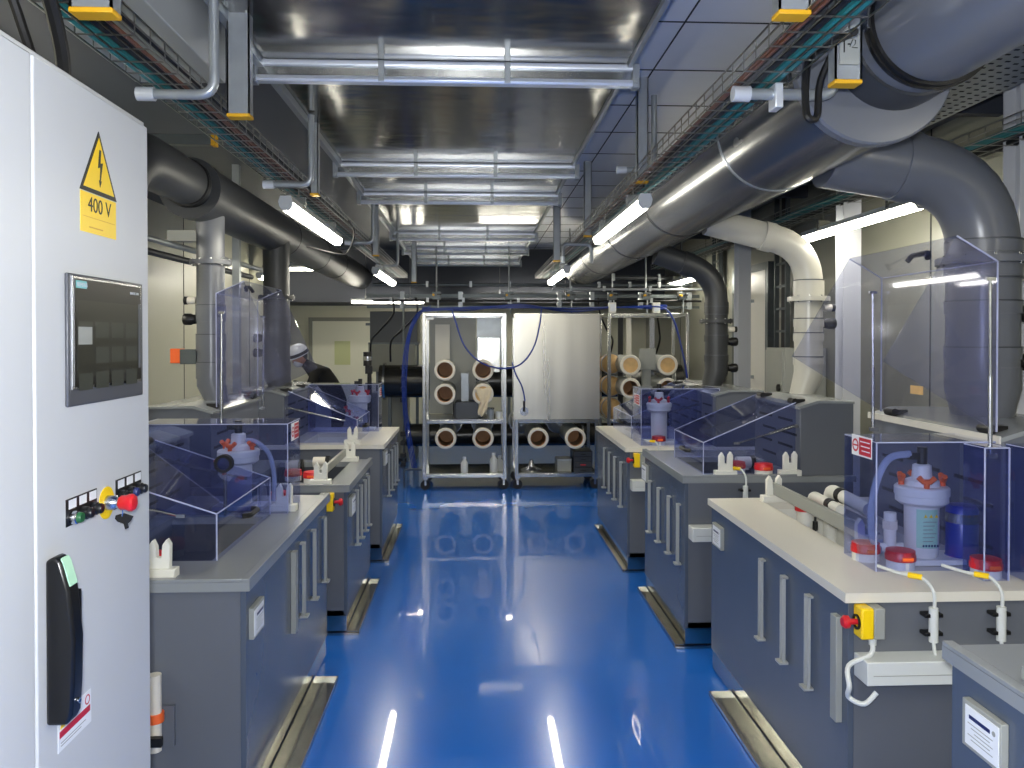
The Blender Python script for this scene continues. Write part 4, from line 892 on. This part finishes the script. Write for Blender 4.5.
g = thing('wall_cabinet', 'grey wall box low beside the cream-lit duct', 'electrical box', (2.6, 6.6, 1.1)); mk('box_body', MB().box(2.45, 2.79, 6.35, 6.75, 1.0, 1.62), 'grey_box', g, bevel=.005); mk('box_door', MB().box(2.435, 2.45, 6.37, 6.73, 1.02, 1.60), 'grey_box', g); mk('lock', MB().cyl((2.42, 6.42, 1.3), (2.435, 6.42, 1.3), .03, 12), 'black', g)

# ------------------------------------------------------------------ mobile racks at the far end
RY0, RY1 = 8.93, 9.62
def rack(label, x0, x1, panel=False, m='stainless'):
    t = thing('mobile_rack', label, 'mobile rack', ((x0 + x1) / 2, RY0 + .3, 0), 'stainless mobile racks at the end of the aisle'); w_ = .038
    mb = MB()
    for x in (x0, x1 - w_):
        for y in (RY0, RY1 - w_): mb.box(x, x + w_, y, y + w_, .14, 1.98)
    mk('uprights', mb, m, t, bevel=.004)
    for z in (.14, .745, 1.942):
        mb = MB()
        for y in (RY0, RY1 - w_): mb.box(x0 + w_, x1 - w_, y + .001, y + w_ - .001, z, z + w_)
        for x in (x0, x1 - w_): mb.box(x + .001, x + w_ - .001, RY0 + w_, RY1 - w_, z, z + w_)
        mk('frame_ring', mb, m, t, bevel=.004)
    mk('base_shelf', MB().box(x0 + .01, x1 - .01, RY0 + .01, RY1 - .01, .178, .186), 'stainless_mirror', t)
    mk('middle_shelf', MB().box(x0 + .01, x1 - .01, RY0 + .01, RY1 - .01, .783, .79), 'stainless', t)
    if panel: mk('front_sheet', MB().box(x0 - .012, x1 + .012, RY0 - .012, RY0 - .006, .79, 1.972), 'rack_panel', t, label='swirl-ground stainless sheet')
    for x in (x0 + .03, x1 - .03):
        for y in (RY0 + .05, RY1 - .05):
            cs = mk('caster', MB().cyl((x, y - .016, .055), (x, y + .016, .055), .055, 20), 'rubber', t)
            mk('caster_fork', MB().box(x - .012, x + .012, y - .022, y - .017, .05, .12).box(x - .012, x + .012, y + .017, y + .022, .05, .12).box(x - .03, x + .03, y - .03, y + .03, .12, .14), 'silver', cs)
    return t
RA = rack('open stainless rack holding six white-lipped pipes, on casters', -.585, .352)
RB = rack('stainless rack with a full sheet over its upper half', .447, 1.385, True)
RCk = rack('stainless rack partly hidden behind the small right bench and its blue cover', 1.49, 2.42)
def shelf_sheet(name, x0, x1, y, z0, z1, m, parent): return mk(name, MB().box(x0, x1, y, y + .004, z0, z1), m, parent)
shelf_sheet('rear_panel', -.54, .01, 9.58, .80, 1.94, 'grey_box', RA)
shelf_sheet('rear_panel', .02, .31, 9.57, 1.45, 1.94, 'galv', RA)
shelf_sheet('inner_mirror_panel', .035, .29, 9.40, 1.30, 1.70, 'stainless_mirror', RA)
mk('column_profile', MB().box(-.47, -.36, 9.5, 9.56, 1.3, 1.86).box(-.36, -.30, 9.5, 9.55, 1.3, 1.86), 'pp_worktop', RA)
mk('name_tag', MB().box(-.54, -.46, RY0 - .002, RY0, 1.905, 1.928), 'paper', RA)
def pipe_unit(x, z, label, r=.118, y0=8.86, L=.70, cap=False, group='white-lipped round pipes lying in the racks', dark=False):
    t = thing('round_pipe', label, 'pipe', (x, y0, z), group)
    mk('shell', MB().ringtube((x, y0 + .03, z), (x, y0 + L, z), r * .92, r * .70, 40), 'grey_box', t)
    mk('lip', MB().lathe((x, y0, z), (0, 1, 0), [(r * .74, 0), (r * .93, 0), (r, .008), (r, .032), (r * .9, .036), (r * .74, .036)], 40, closed=True), 'ring_white', t)
    if cap: mk('end_plug', MB().cyl((x, y0 + .012, z), (x, y0 + .05, z), r * .75, 40), 'tan_cap', t)
    else:
        mk('lining', MB().ringtube((x, y0 + .01, z), (x, y0 + L * .9, z), r * .745, r * .70, 40), 'tan_inside', t)
        mk('end_plug', MB().cyl((x, y0 + L * .5, z), (x, y0 + L * .52, z), r * .72, 32), 'tan_inside', t)
    return t
pipe_unit(-.333, 1.345, 'pipe end at upper left of the six in the open rack, dark brown inside')
pipe_unit(.088, 1.345, 'upper right pipe end in the open rack, crossed by the blue cable')
pipe_unit(-.333, 1.078, 'pipe end at middle left of the six in the open rack')
pipe_unit(.088, 1.078, 'pipe end with cream cloth hanging out of it', cap=True)
pipe_unit(-.325, .587, 'pipe end at lower left of the open rack, above the mirror shelf')
pipe_unit(.088, .587, 'pipe end at lower right of the open rack, above the white bottle')
pipe_unit(.702, .583, 'lower left pipe end under the full stainless sheet')
pipe_unit(1.118, .581, 'lower right pipe end under the full stainless sheet, above the dark drawers')
pipe_unit(1.737, 1.397, 'upper left tan-plugged pipe end in the third rack', cap=True, r=.115)
pipe_unit(2.156, 1.397, 'upper right tan-plugged pipe end in the third rack', cap=True, r=.115)
pipe_unit(1.737, 1.139, 'middle left pipe end in the third rack, beside the blue cover', r=.115)
pipe_unit(2.157, 1.139, 'middle right pipe end in the third rack, half behind the blue cover', r=.115)
for i, (x, z, lab) in enumerate(((1.60, 1.397, 'brass-coloured round vessel end, topmost at the third rack edge'), (1.60, 1.139, 'brass-coloured round vessel end, middle one at the third rack edge'), (1.60, .88, 'brass-coloured round vessel end, lowest at the third rack edge'))):
    t = thing('vessel_end', lab, 'vessel', (x, 9.3, z), 'round vessel ends behind the third rack'); mk('dome', MB().lathe((x, 9.32, z), (0, -1, 0), [(.115, -.2), (.115, 0), (.10, .04), (.06, .07), (.01, .085)], 32), 'tan_cap', t); mk('rim', MB().ringtube((x, 9.32, z), (x, 9.34, z), .122, .11, 32), 'galv', t)
# cloth
pts = [(0.02, 1.13), (.14, 1.14), (.17, 1.05), (.16, .97), (.12, .93), (.135, .88), (.10, .83), (.055, .845), (.06, .92), (.035, .98), (.0, 1.03)]
mb = MB(); ny = 6
vs = []; fs = []
cols = 8; rows = 10
for r in range(rows + 1):
    t_ = r / rows; z = 1.15 - t_ * .31; hw = .085 - .055 * t_ + .012 * math.sin(t_ * 9); cx = .085 + .02 * math.sin(t_ * 4)
    for c in range(cols + 1):
        u = c / cols * 2 - 1; vs.append((cx + hw * u, 8.852 - .012 * math.sin(u * 5 + t_ * 6) - .01 * t_, z - .012 * math.cos(u * 4)))
for r in range(rows):
    for c in range(cols): a = r * (cols + 1) + c; fs.append((a, a + 1, a + cols + 2, a + cols + 1))
mb.add(vs, fs); cl2 = mk('cloth', mb, 'cloth', loc=(.085, 8.85, 1.0)); so = cl2.modifiers.new('thick', 'SOLIDIFY'); so.thickness = .004; tag(cl2, 'cream cloth hanging out of a pipe in the open rack', 'cloth')
# rear fittings of pipes
for x, z, lab in ((-.30, .66, 'round metal vessel behind the lower left pipe of the open rack'), (.09, .66, 'round metal vessel behind the lower right pipe of the open rack'), (.56, .66, 'round metal vessel behind the lower left pipe under the sheet'), (1.02, .66, 'round metal vessel behind the lower right pipe under the sheet')):
    t = thing('rear_vessel', lab, 'vessel', (x, 9.7, z), 'metal vessels behind the lower pipes'); mk('vessel_shell', MB().lathe((x, 10.3, z), (0, -1, 0), [(.13, 0), (.13, .5), (.10, .56), (.03, .60), (.02, .7)], 32), 'galv', t); mk('vessel_clamp', MB().ringtube((x, 9.88, z), (x, 9.90, z), .14, .125, 32), 'stainless', t)
# things on shelves
def bottle(x, y, z, label, r=.042, h=.16):
    t = thing('plastic_bottle', label, 'bottle', (x, y, z), 'white bottles on the base shelf'); mk('bottle_body', MB().lathe((x, y, z), (0, 0, 1), [(r * .9, 0), (r, .01), (r, h * .72), (r * .5, h * .9), (r * .45, h)], 20), 'bottle', t); mk('cap', MB().cyl((x, y, z + h), (x, y, z + h + .025), r * .5, 14), 'paper', t)
bottle(.21, 9.02, .187, 'taller white bottle in the open rack corner', .045, .19); bottle(.28, 9.1, .187, 'smaller white bottle in the open rack corner', .04, .15); bottle(-.12, 9.0, .187, 'clear-white bottle in the middle of the open rack base', .04, .15)
t = thing('gearbox', 'dark boxy motor between the middle pipes of the open rack', 'motor', (-.12, 9.15, .79)); mk('motor_body', MB().box(-.22, .04, 9.0, 9.35, .79, .98), 'pvc_dark', t, bevel=.006); mk('cooling_ribs', MB().box(-.235, -.22, 9.0, 9.3, .80, .96).box(-.25, -.245, 9.0, 9.3, .80, .96), 'dark', t); mk('top_block', MB().box(-.16, -.07, 9.1, 9.25, .98, 1.30), 'galv', t, bevel=.004)
t = thing('small_jar', 'small silver jar on the rack shelf beside the cloth', 'jar', (.19, 9.0, .79)); mk('jar_body', MB().cyl((.175, 9.0, .79), (.175, 9.0, .90), .04, 18), 'galv', t); mk('jar_lid', MB().cyl((.175, 9.0, .90), (.175, 9.0, .915), .043, 18), 'silver', t)
t = thing('mug', 'small white mug on the rack shelf beside the upright', 'mug', (.27, 9.0, .79)); mk('mug_body', MB().cyl((.27, 9.0, .79), (.27, 9.0, .87), .04, 18), 'bottle', t); mk('handle', MB().path([(.305, 9, .85), (.33, 9, .84), (.33, 9, .81), (.305, 9, .80)], .005, 6), 'bottle', t)
t = thing('drawer_unit', 'dark drawer unit with a red stripe on the sheeted rack base', 'drawer unit', (1.22, 9.1, .187)); mk('drawer_case', MB().box(1.11, 1.33, 9.0, 9.3, .187, .42), 'dark', t, bevel=.004)
for z in (.18, .24, .30, .36): d_ = mk('drawer', MB().box(1.12, 1.32, 8.988, 9.0, z, z + .05), 'pvc_dark', t, bevel=.002); mk('handle', MB().box(1.19, 1.25, 8.978, 8.988, z + .02, z + .03), 'red' if z == .24 else 'black', d_)
t = thing('storage_box', 'grey box with lid on the sheeted rack base beside the drawer unit', 'box', (1.02, 9.1, .187)); mk('box_body', MB().box(.93, 1.09, 9.0, 9.25, .187, .31), 'grey_box', t, bevel=.004); mk('box_lid', MB().box(.925, 1.095, 8.995, 9.255, .31, .33), 'galv', t, bevel=.003)
t = thing('jar_stand', 'small round silver dish with knob on the sheeted rack base', 'dish', (.64, 9.1, .187)); mk('dish_body', MB().lathe((.64, 9.08, .187), (0, 0, 1), [(.11, 0), (.12, .02), (.04, .05), (.02, .12)], 24), 'silver', t); mk('knob', MB().ball((.64, 9.08, .30), .02), 'black', t)
t = thing('white_wheel_guard', 'clear oval guard with a black plug on the sheeted rack', 'plug', (.55, 8.9, .88)); mk('plug', MB().box(.535, .56, 8.88, 8.916, .88, 1.0), 'black', t, bevel=.003); mk('oval_plate', MB().lathe((.55, 8.912, .88), (0, -1, 0), [(.05, 0), (.05, .005)], 24), 'silver', t)
t = thing('flat_sign', 'blank grey plate between the pipes of the third rack', 'plate', (1.95, 9.0, 1.4)); mk('plate_face', MB().box(1.86, 2.05, 9.0, 9.006, 1.34, 1.58), 'grey_box', t, bevel=.002); mk('stem', MB().box(1.90, 2.0, 9.02, 9.06, .79, 1.35), 'grey_box', t)
for i, x in enumerate((1.74, 1.84, 2.12)):
    t = thing('frame_strut', ['dark upright profile inside the third rack, by its left upright', 'tan upright profile inside the third rack', 'pale curved hose profile inside the third rack'][i], 'profile', (x, 9.5, .79)); mk('profile', MB().box(x - .03, x + .03, 9.5, 9.53, .79, 1.94), ['dark', 'pp_worktop', 'silver'][i], t)
# horizontal vessels behind the racks
def hvessel(label, x0, x1, y, z, r, flanges):
    t = thing('pressure_vessel', label, 'pressure vessel', (x0, y, z), 'dark horizontal vessels behind the racks'); mk('shell', MB().cyl((x0, y, z), (x1, y, z), r, 48), 'vessel', t)
    for x in flanges: mk('flange', MB().ringtube((x, y, z), (x + .03, y, z), r + .03, r - .003, 48), 'stainless', t)
    for x in flanges[::2]: mk('support', MB().box(x + .06, x + .10, y - .05, y + .05, .0, z - r * .9), 'galv_dark', t)
hvessel('thick dark horizontal vessel passing behind the racks at pipe height', -1.25, 2.75, 10.6, 1.13, .215, (-1.2, -.62, .37, 1.40, 2.6))
hvessel('thinner dark horizontal vessel low behind the racks', -.9, 2.75, 10.6, .42, .15, (-.88, .37, 1.40))
# blue cables
cb1 = 'blue hoses around the racks'
cable('blue_cable', [(-.26, 8.86, 2.03), (-.22, 8.87, 1.90), (-.12, 8.86, 1.62), (.05, 8.82, 1.44), (.25, 8.80, 1.37), (.42, 8.82, 1.375), (.55, 8.84, 1.45), (.66, 8.86, 1.62), (.72, 8.88, 1.85), (.74, 8.9, 2.03)], .0085, 'cable_blue', 'blue cable hanging in a big loop from the open rack to the sheeted rack', cb1, 6)
cable('blue_cable', [(.41, 8.85, 1.43), (.45, 8.84, 1.30), (.52, 8.84, 1.16), (.555, 8.86, 1.0)], .008, 'cable_blue', 'blue cable running down to the black plug on the sheeted rack', cb1, 6)
for i in range(4):
    o_ = i * .016
    cable('blue_cable', [(-.55 + o_, 9.1, 2.04 + .01 * i), (-.66 + o_, 9.0, 1.96), (-.74 + o_ * .6, 8.92, 1.75), (-.80 + o_, 8.9, 1.4), (-.80 + o_ * .8, 8.9, 1.0), (-.76 + o_, 8.92, .6), (-.70 + o_, 8.95, .25)], .0055, 'cable_blue', 'blue hose of the bundle dropping beside the open rack', 'blue hoses beside the open rack', 6)
for i in range(5):
    cable('blue_cable', [(-.6, 9.0 + .04 * i, 2.0 + .012 * i), (-.1, 9.05 + .03 * i, 2.03 + .02 * math.sin(i)), (.5, 9.0 + .05 * i, 2.04 + .012 * i), (1.1, 9.1 + .03 * i, 2.02 + .02 * math.cos(i)), (1.6, 9.0 + .04 * i, 2.05), (2.2, 9.1, 2.03 + .012 * i)], .008, 'cable_blue', 'blue hose of the bundle lying along the rack tops', 'blue hoses on the rack tops', 6)
cable('blue_cable', [(1.9, 8.95, 2.05), (2.1, 8.88, 2.04), (2.22, 8.86, 1.9), (2.32, 8.86, 1.55), (2.38, 8.87, 1.25)], .010, 'cable_blue', 'light blue cable curving down the third rack', cb1, 6)
g = thing('valve_stand', 'upright pipe stand with black valves beside the open rack', 'pipe stand', (-.86, 9.0, 0)); mk('stand_pipe', MB().cyl((-.80, 9.02, .02), (-.80, 9.02, 2.1), .012, 10).path([(-.95, 9.02, .33), (-.78, 9.02, .22), (-.60, 9.02, .22)], .014, 8), 'galv_dark', g)
for z in (1.35, 1.22, 1.10, .98, .6, .5, .36, .26): mk('valve', MB().box(-.835, -.775, 8.975, 9.06, z, z + .05), 'black', g, bevel=.006)
for x, z, lab in ((1.55, 2.0, 'small white socket box on top of the third rack, by its left upright'), (2.05, 2.0, 'small cream socket box on top of the third rack, with a yellow lead')):
    t = thing('socket_box', lab, 'socket', (x, 9.0, 1.982)); mk('socket_body', MB().box(x - .04, x + .04, 8.95, 9.03, 1.982, 2.10), 'pp_white', t, bevel=.004); mk('socket_face', MB().box(x - .03, x + .03, 8.945, 8.95, 2.0, 2.08), 'paper', t)
# pipework and valves over the racks
random.seed(3)
for k, (x0_, x1_, y_, z_, r_, m_, lab) in enumerate(((-1.2, 2.6, 9.5, 2.33, .02, 'galv_dark', 'dark thin pipe across above the racks, highest of three'), (-1.2, 2.7, 9.45, 2.14, .014, 'cable_black', 'black hose run across above the racks'),
        (.9, 2.7, 9.3, 2.27, .016, 'galv', 'bright pipe across above the sheeted rack'), (1.0, 2.7, 9.9, 2.45, .03, 'pvc_duct_dark', 'dark pipe across behind the far lamp end'))):
    t = thing('cross_pipe', lab, 'pipe', (x0_, y_, z_), 'pipes across above the racks'); mk('pipe', MB().cyl((x0_, y_, z_), (x1_, y_, z_), r_, 10), m_, t)
    xx = x0_ + .2
    while xx < x1_ - .1:
        mk('pipe_clip', MB().box(xx, xx + .03, y_ - r_ - .006, y_ + r_ + .006, z_ - r_ - .006, z_ + r_ + .02), 'galv', t); xx += .35 + random.random() * .3
for k, (x_, lab) in enumerate(((-.45, 'valve block with brass fittings above the open rack'), (.40, 'valve block with brass fittings between the racks'), (1.12, 'valve block with brass fittings above the sheeted rack'), (1.62, 'valve block with brass fittings above the third rack edge'), (2.02, 'valve block with brass fittings above the third rack'), (2.45, 'valve block with brass fittings beyond the third rack'))):
    t = thing('valve_block', lab, 'valve', (x_, 9.42, 2.2), 'valve blocks above the racks'); mk('block_body', MB().box(x_ - .05, x_ + .05, 9.36, 9.44, 2.15, 2.24), 'galv_dark', t, bevel=.004)
    mk('brass_fitting', MB().cyl((x_ - .03, 9.35, 2.20), (x_ - .03, 9.28, 2.20), .014, 8), 'yellow_dull', t); mk('valve_lever', MB().box(x_ + .01, x_ + .06, 9.33, 9.35, 2.20, 2.215), 'black', t)
    mk('riser', MB().cyl((x_, 9.40, 2.24), (x_, 9.40, 2.78 if x_ < .6 else 2.99), .009, 8), 'galv', t); mk('drop_pipe', MB().cyl((x_ + .02, 9.40, 1.99), (x_ + .02, 9.40, 2.15), .009, 8), 'galv', t)
for k, (x_, xe, lab) in enumerate(((-1.0, -1.3, 'black cable hanging from the rail before the cream box'), (-.72, -1.05, 'black cable hanging beside the blue hoses'), (1.5, 1.75, 'black cable hanging behind the third rack edge'), (2.2, 2.35, 'black cable hanging behind the third rack'))):
    cable('hanging_cable', [(x_, 9.72, 2.21), (x_ + .02, 9.68, 2.0), ((x_ + xe) / 2, 9.8, 1.8), (xe, 10.1, 1.66), (xe - .03, 10.3, 1.4)], .012, 'cable_black', lab, 'black cables hanging behind the racks')
# far end: boxes on the wall side
g = thing('far_duct_box', 'grey sheet metal box above the cream box near the racks', 'air duct', (-1.1, 11.0, 1.8)); mk('box_shell', MB().box(-1.42, -.78, 10.9, 11.5, 1.62, 2.06), 'pvc_dark', g, bevel=.005); mk('box_flange', MB().box(-1.44, -.76, 10.88, 10.90, 1.60, 1.64), 'galv_dark', g); mk('box_stand', MB().box(-1.4, -1.36, 11.4, 11.45, 0, 1.62).box(-.84, -.80, 11.4, 11.45, 0, 1.62), 'galv_dark', g)
g = thing('far_cream_box', 'cream metal box beside the pale door', 'electrical box', (-1.05, 10.8, 1.4)); mk('box_shell', MB().box(-1.40, -.82, 10.75, 11.38, 1.26, 1.61), 'grey_box', g, bevel=.005); mk('box_lid', MB().box(-1.42, -.80, 10.73, 10.75, 1.25, 1.615), 'wall_panel', g, bevel=.003)
g = thing('far_machine', 'cream cabinet standing behind the benches at the far end', 'cabinet', (-1.1, 10.6, .4)); mk('machine_body', MB().box(-1.45, -.92, 11.0, 11.38, .05, .95), 'wall_panel', g, bevel=.01); mk('machine_foot', MB().box(-1.43, -.94, 11.02, 11.36, 0, .05), 'dark', g)
g = thing('gauge_post', 'black and chrome cylinder gauge on a short post behind the bench', 'gauge', (-1.08, 8.1, 0)); mk('post', MB().cyl((-1.06, 8.1, 0), (-1.06, 8.1, 1.40), .022, 12), 'black', g); mk('gauge_body', MB().cyl((-1.08, 8.1, 1.42), (-1.08, 8.1, 1.56), .042, 20), 'black', g); mk('chrome_band', MB().ringtube((-1.08, 8.1, 1.475), (-1.08, 8.1, 1.515), .044, .041, 20), 'silver', g); mk('post_joint', MB().box(-1.10, -1.03, 8.07, 8.13, 1.34, 1.42), 'black', g, bevel=.005)

# ------------------------------------------------------------------ person in helmet bending over beyond the left benches
def skin(name, verts, edges, m, parent, root=0, sub=2, loc=None):
    L = Vector(root_loc(parent)); me = bpy.data.meshes.new(name)
    me.from_pydata([tuple(Vector(v[:3]) - L) for v in verts], edges, []); o = bpy.data.objects.new(name, me); C.objects.link(o); o.parent = parent
    o.modifiers.new('skin', 'SKIN')
    bpy.context.view_layer.objects.active = o
    if not me.skin_vertices: me.attributes.new  # the skin layer is made below
    if not me.skin_vertices:
        import bmesh
        bm = bmesh.new(); bm.from_mesh(me); bm.verts.layers.skin.verify(); bm.to_mesh(me); bm.free()
    for i, v in enumerate(verts):
        r = v[3]; r = r if isinstance(r, tuple) else (r, r); me.skin_vertices[0].data[i].radius = r
        me.skin_vertices[0].data[i].use_root = (i == root)
    s_ = o.modifiers.new('sub', 'SUBSURF'); s_.levels = sub; s_.render_levels = sub
    me.materials.append(M[m]); me.polygons.foreach_set('use_smooth', [True] * len(me.polygons)); o.modifiers['skin'].use_smooth_shade = True
    return o
px, py_ = -2.02, 10.2
P = thing('person', 'person in a white helmet, mask and black jacket bending over behind the left benches', 'person', (-1.80, py_, 0))
# pelvis, spine, neck, head; arms; legs
V_ = [(-1.72, py_, .94, .13), (-1.80, py_ - .01, 1.08, .13), (-1.92, py_ - .03, 1.22, .145), (-2.02, py_ - .05, 1.29, .11), (-2.10, py_ - .08, 1.36, .058), (-2.155, py_ - .11, 1.42, .075),
      (-1.97, py_ - .20, 1.27, .07), (-2.03, py_ - .36, 1.06, .048), (-2.12, py_ - .56, 1.16, .036), (-2.15, py_ - .62, 1.175, .03),
      (-2.02, py_ + .16, 1.25, .07), (-2.18, py_ + .22, 1.02, .048), (-2.26, py_ + .02, .98, .036), (-2.28, py_ - .06, .98, .03),
      (-1.71, py_ - .10, .86, .095), (-1.74, py_ - .12, .48, .062), (-1.68, py_ - .12, .10, .042), (-1.80, py_ - .12, .045, .04),
      (-1.71, py_ + .10, .86, .095), (-1.76, py_ + .12, .48, .062), (-1.70, py_ + .12, .10, .042), (-1.82, py_ + .12, .045, .04)]
E_ = [(0, 1), (1, 2), (2, 3), (3, 4), (4, 5), (3, 6), (6, 7), (7, 8), (8, 9), (3, 10), (10, 11), (11, 12), (12, 13), (0, 14), (14, 15), (15, 16), (16, 17), (0, 18), (18, 19), (19, 20), (20, 21)]
skin('clothed_body', V_, E_, 'jacket', P)
hc = Vector((-2.185, py_ - .13, 1.455)); fd = Vector((-.72, -.52, -.42)).normalized(); up = Vector((-.2, -.15, .97)); up = (up - fd * up.dot(fd)).normalized(); rt = fd.cross(up)
def hp_(f, r, u): return hc + fd * f + rt * r + up * u
mb = MB(); mb.ball(hc, .088, 24, 16, (1, 1, 1.14)); 
hd_ = mk('head', mb, 'skin', P)
mk('nose', MB().ball(hp_(.092, 0, -.012), .014, 10, 8), 'skin', hd_); 
for s_ in (-1, 1): mk('ear', MB().ball(hp_(-.005, s_ * .086, -.01), .022, 10, 8, (.5, .8, 1)), 'skin', hd_); mk('eye', MB().ball(hp_(.082, s_ * .030, .022), .010, 10, 8), 'dark', hd_)
mk('hair', MB().ball(hp_(-.022, 0, .012), .088, 20, 12), 'black', hd_)
mk('face_mask', MB().ball(hp_(.034, 0, -.042), .068, 20, 12), 'mask', P)
# helmet: dome with brim
mb = MB(); q0 = hp_(-.012, 0, .028); mb.lathe(q0, up, [(.122, 0), (.126, .012), (.122, .06), (.104, .105), (.065, .135), (.01, .146)], 32)
hm = mk('helmet', mb, 'helmet', P); mk('brim', MB().lathe(q0 + fd * .03, up, [(.10, -.004), (.125, -.002), (.126, .004), (.10, .008)], 32), 'helmet', hm)
mk('headband', MB().ringtube(q0 + up * .010, q0 + up * .048, .1285, .112, 32), 'black', hm); mk('headlamp', MB().cyl(q0 + up * .03 + fd * .126, q0 + up * .03 + fd * .155, .022, 14), 'silver', hm)
# gloved hands with five fingers each
def hand(c, d, side, m='cloth'):
    c = Vector(c); d = Vector(d).normalized(); sd = Vector((-d.y, d.x, 0)).normalized() * side
    vs = [tuple(c) + ((.026, .017),), tuple(c + d * .05) + ((.036, .017),), tuple(c + d * .085) + ((.036, .016),)]; es = [(0, 1), (1, 2)]
    for k in range(4):
        b = c + d * .092 + sd * (-.027 + .018 * k); L = (.052, .062, .058, .045)[k]
        n = len(vs); vs += [tuple(b) + (.0095,), tuple(b + d * L * .5 + Vector((0, 0, -.006))) + (.0088,), tuple(b + d * L + Vector((0, 0, -.026))) + (.0078,)]; es += [(2, n), (n, n + 1), (n + 1, n + 2)]
    n = len(vs); b = c + d * .03 - sd * .034; vs += [tuple(b) + (.011,), tuple(b + d * .03 - sd * .018 + Vector((0, 0, -.008))) + (.010,), tuple(b + d * .058 - sd * .02 + Vector((0, 0, -.02))) + (.0085,)]; es += [(1, n), (n, n + 1), (n + 1, n + 2)]
    return skin('gloved_hand', vs, es, m, P, sub=1)
hand((-2.155, py_ - .64, 1.18), (-.5, -.8, -.1), 1); hand((-2.285, py_ - .08, .98), (-.5, -.8, 0), -1)
t = thing('work_table', 'low grey table the helmeted person works at', 'table', (-2.4, 9.6, 0)); mk('table_top', MB().box(-2.9, -2.02, 9.2, 9.9, .90, .94), 'pvc_top', t, bevel=.003)
for x in (-2.87, -2.09):
    for y in (9.23, 9.83): mk('leg', MB().box(x, x + .04, y, y + .04, 0, .90), 'galv_dark', t)

# ------------------------------------------------------------------ final alignment of the rows
ROWS = 'wet_bench splash_cover filter_housing filter_hose blue_pump small_valve level_switch cradle_block flat_bar tub_pipe sample_vial ball_valve cable_duct_clip loose_cable inlet_valve'.split()
OTHERS = 'branch_duct channel_hanger tube_bracket main_exhaust_duct steel_column duct_bracket junction_box looped_cable wall_cabinet wall_conduit'.split()
for o in SC.objects:
    if o.parent: continue
    n = o.name.split('.')[0]
    if n in ROWS and n != 'wet_bench' and o.location.x > 0 and 2.4 < o.location.y < 4.2: o.location.z += .018
    if n in ROWS: o.location.y += (-.035 if o.location.y < 1.9 and n == 'wet_bench' else -.065) if o.location.x > 0 else .05
    elif n in OTHERS or o.get('group') == lw: o.location.y -= .0463 * o.location.x
for ch in cb.children:
    if ch.name.split('.')[0] not in ('body', 'plinth', 'roof_panel', 'door'): ch.location.y += .020 if ch.name.startswith('door_handle') else .037
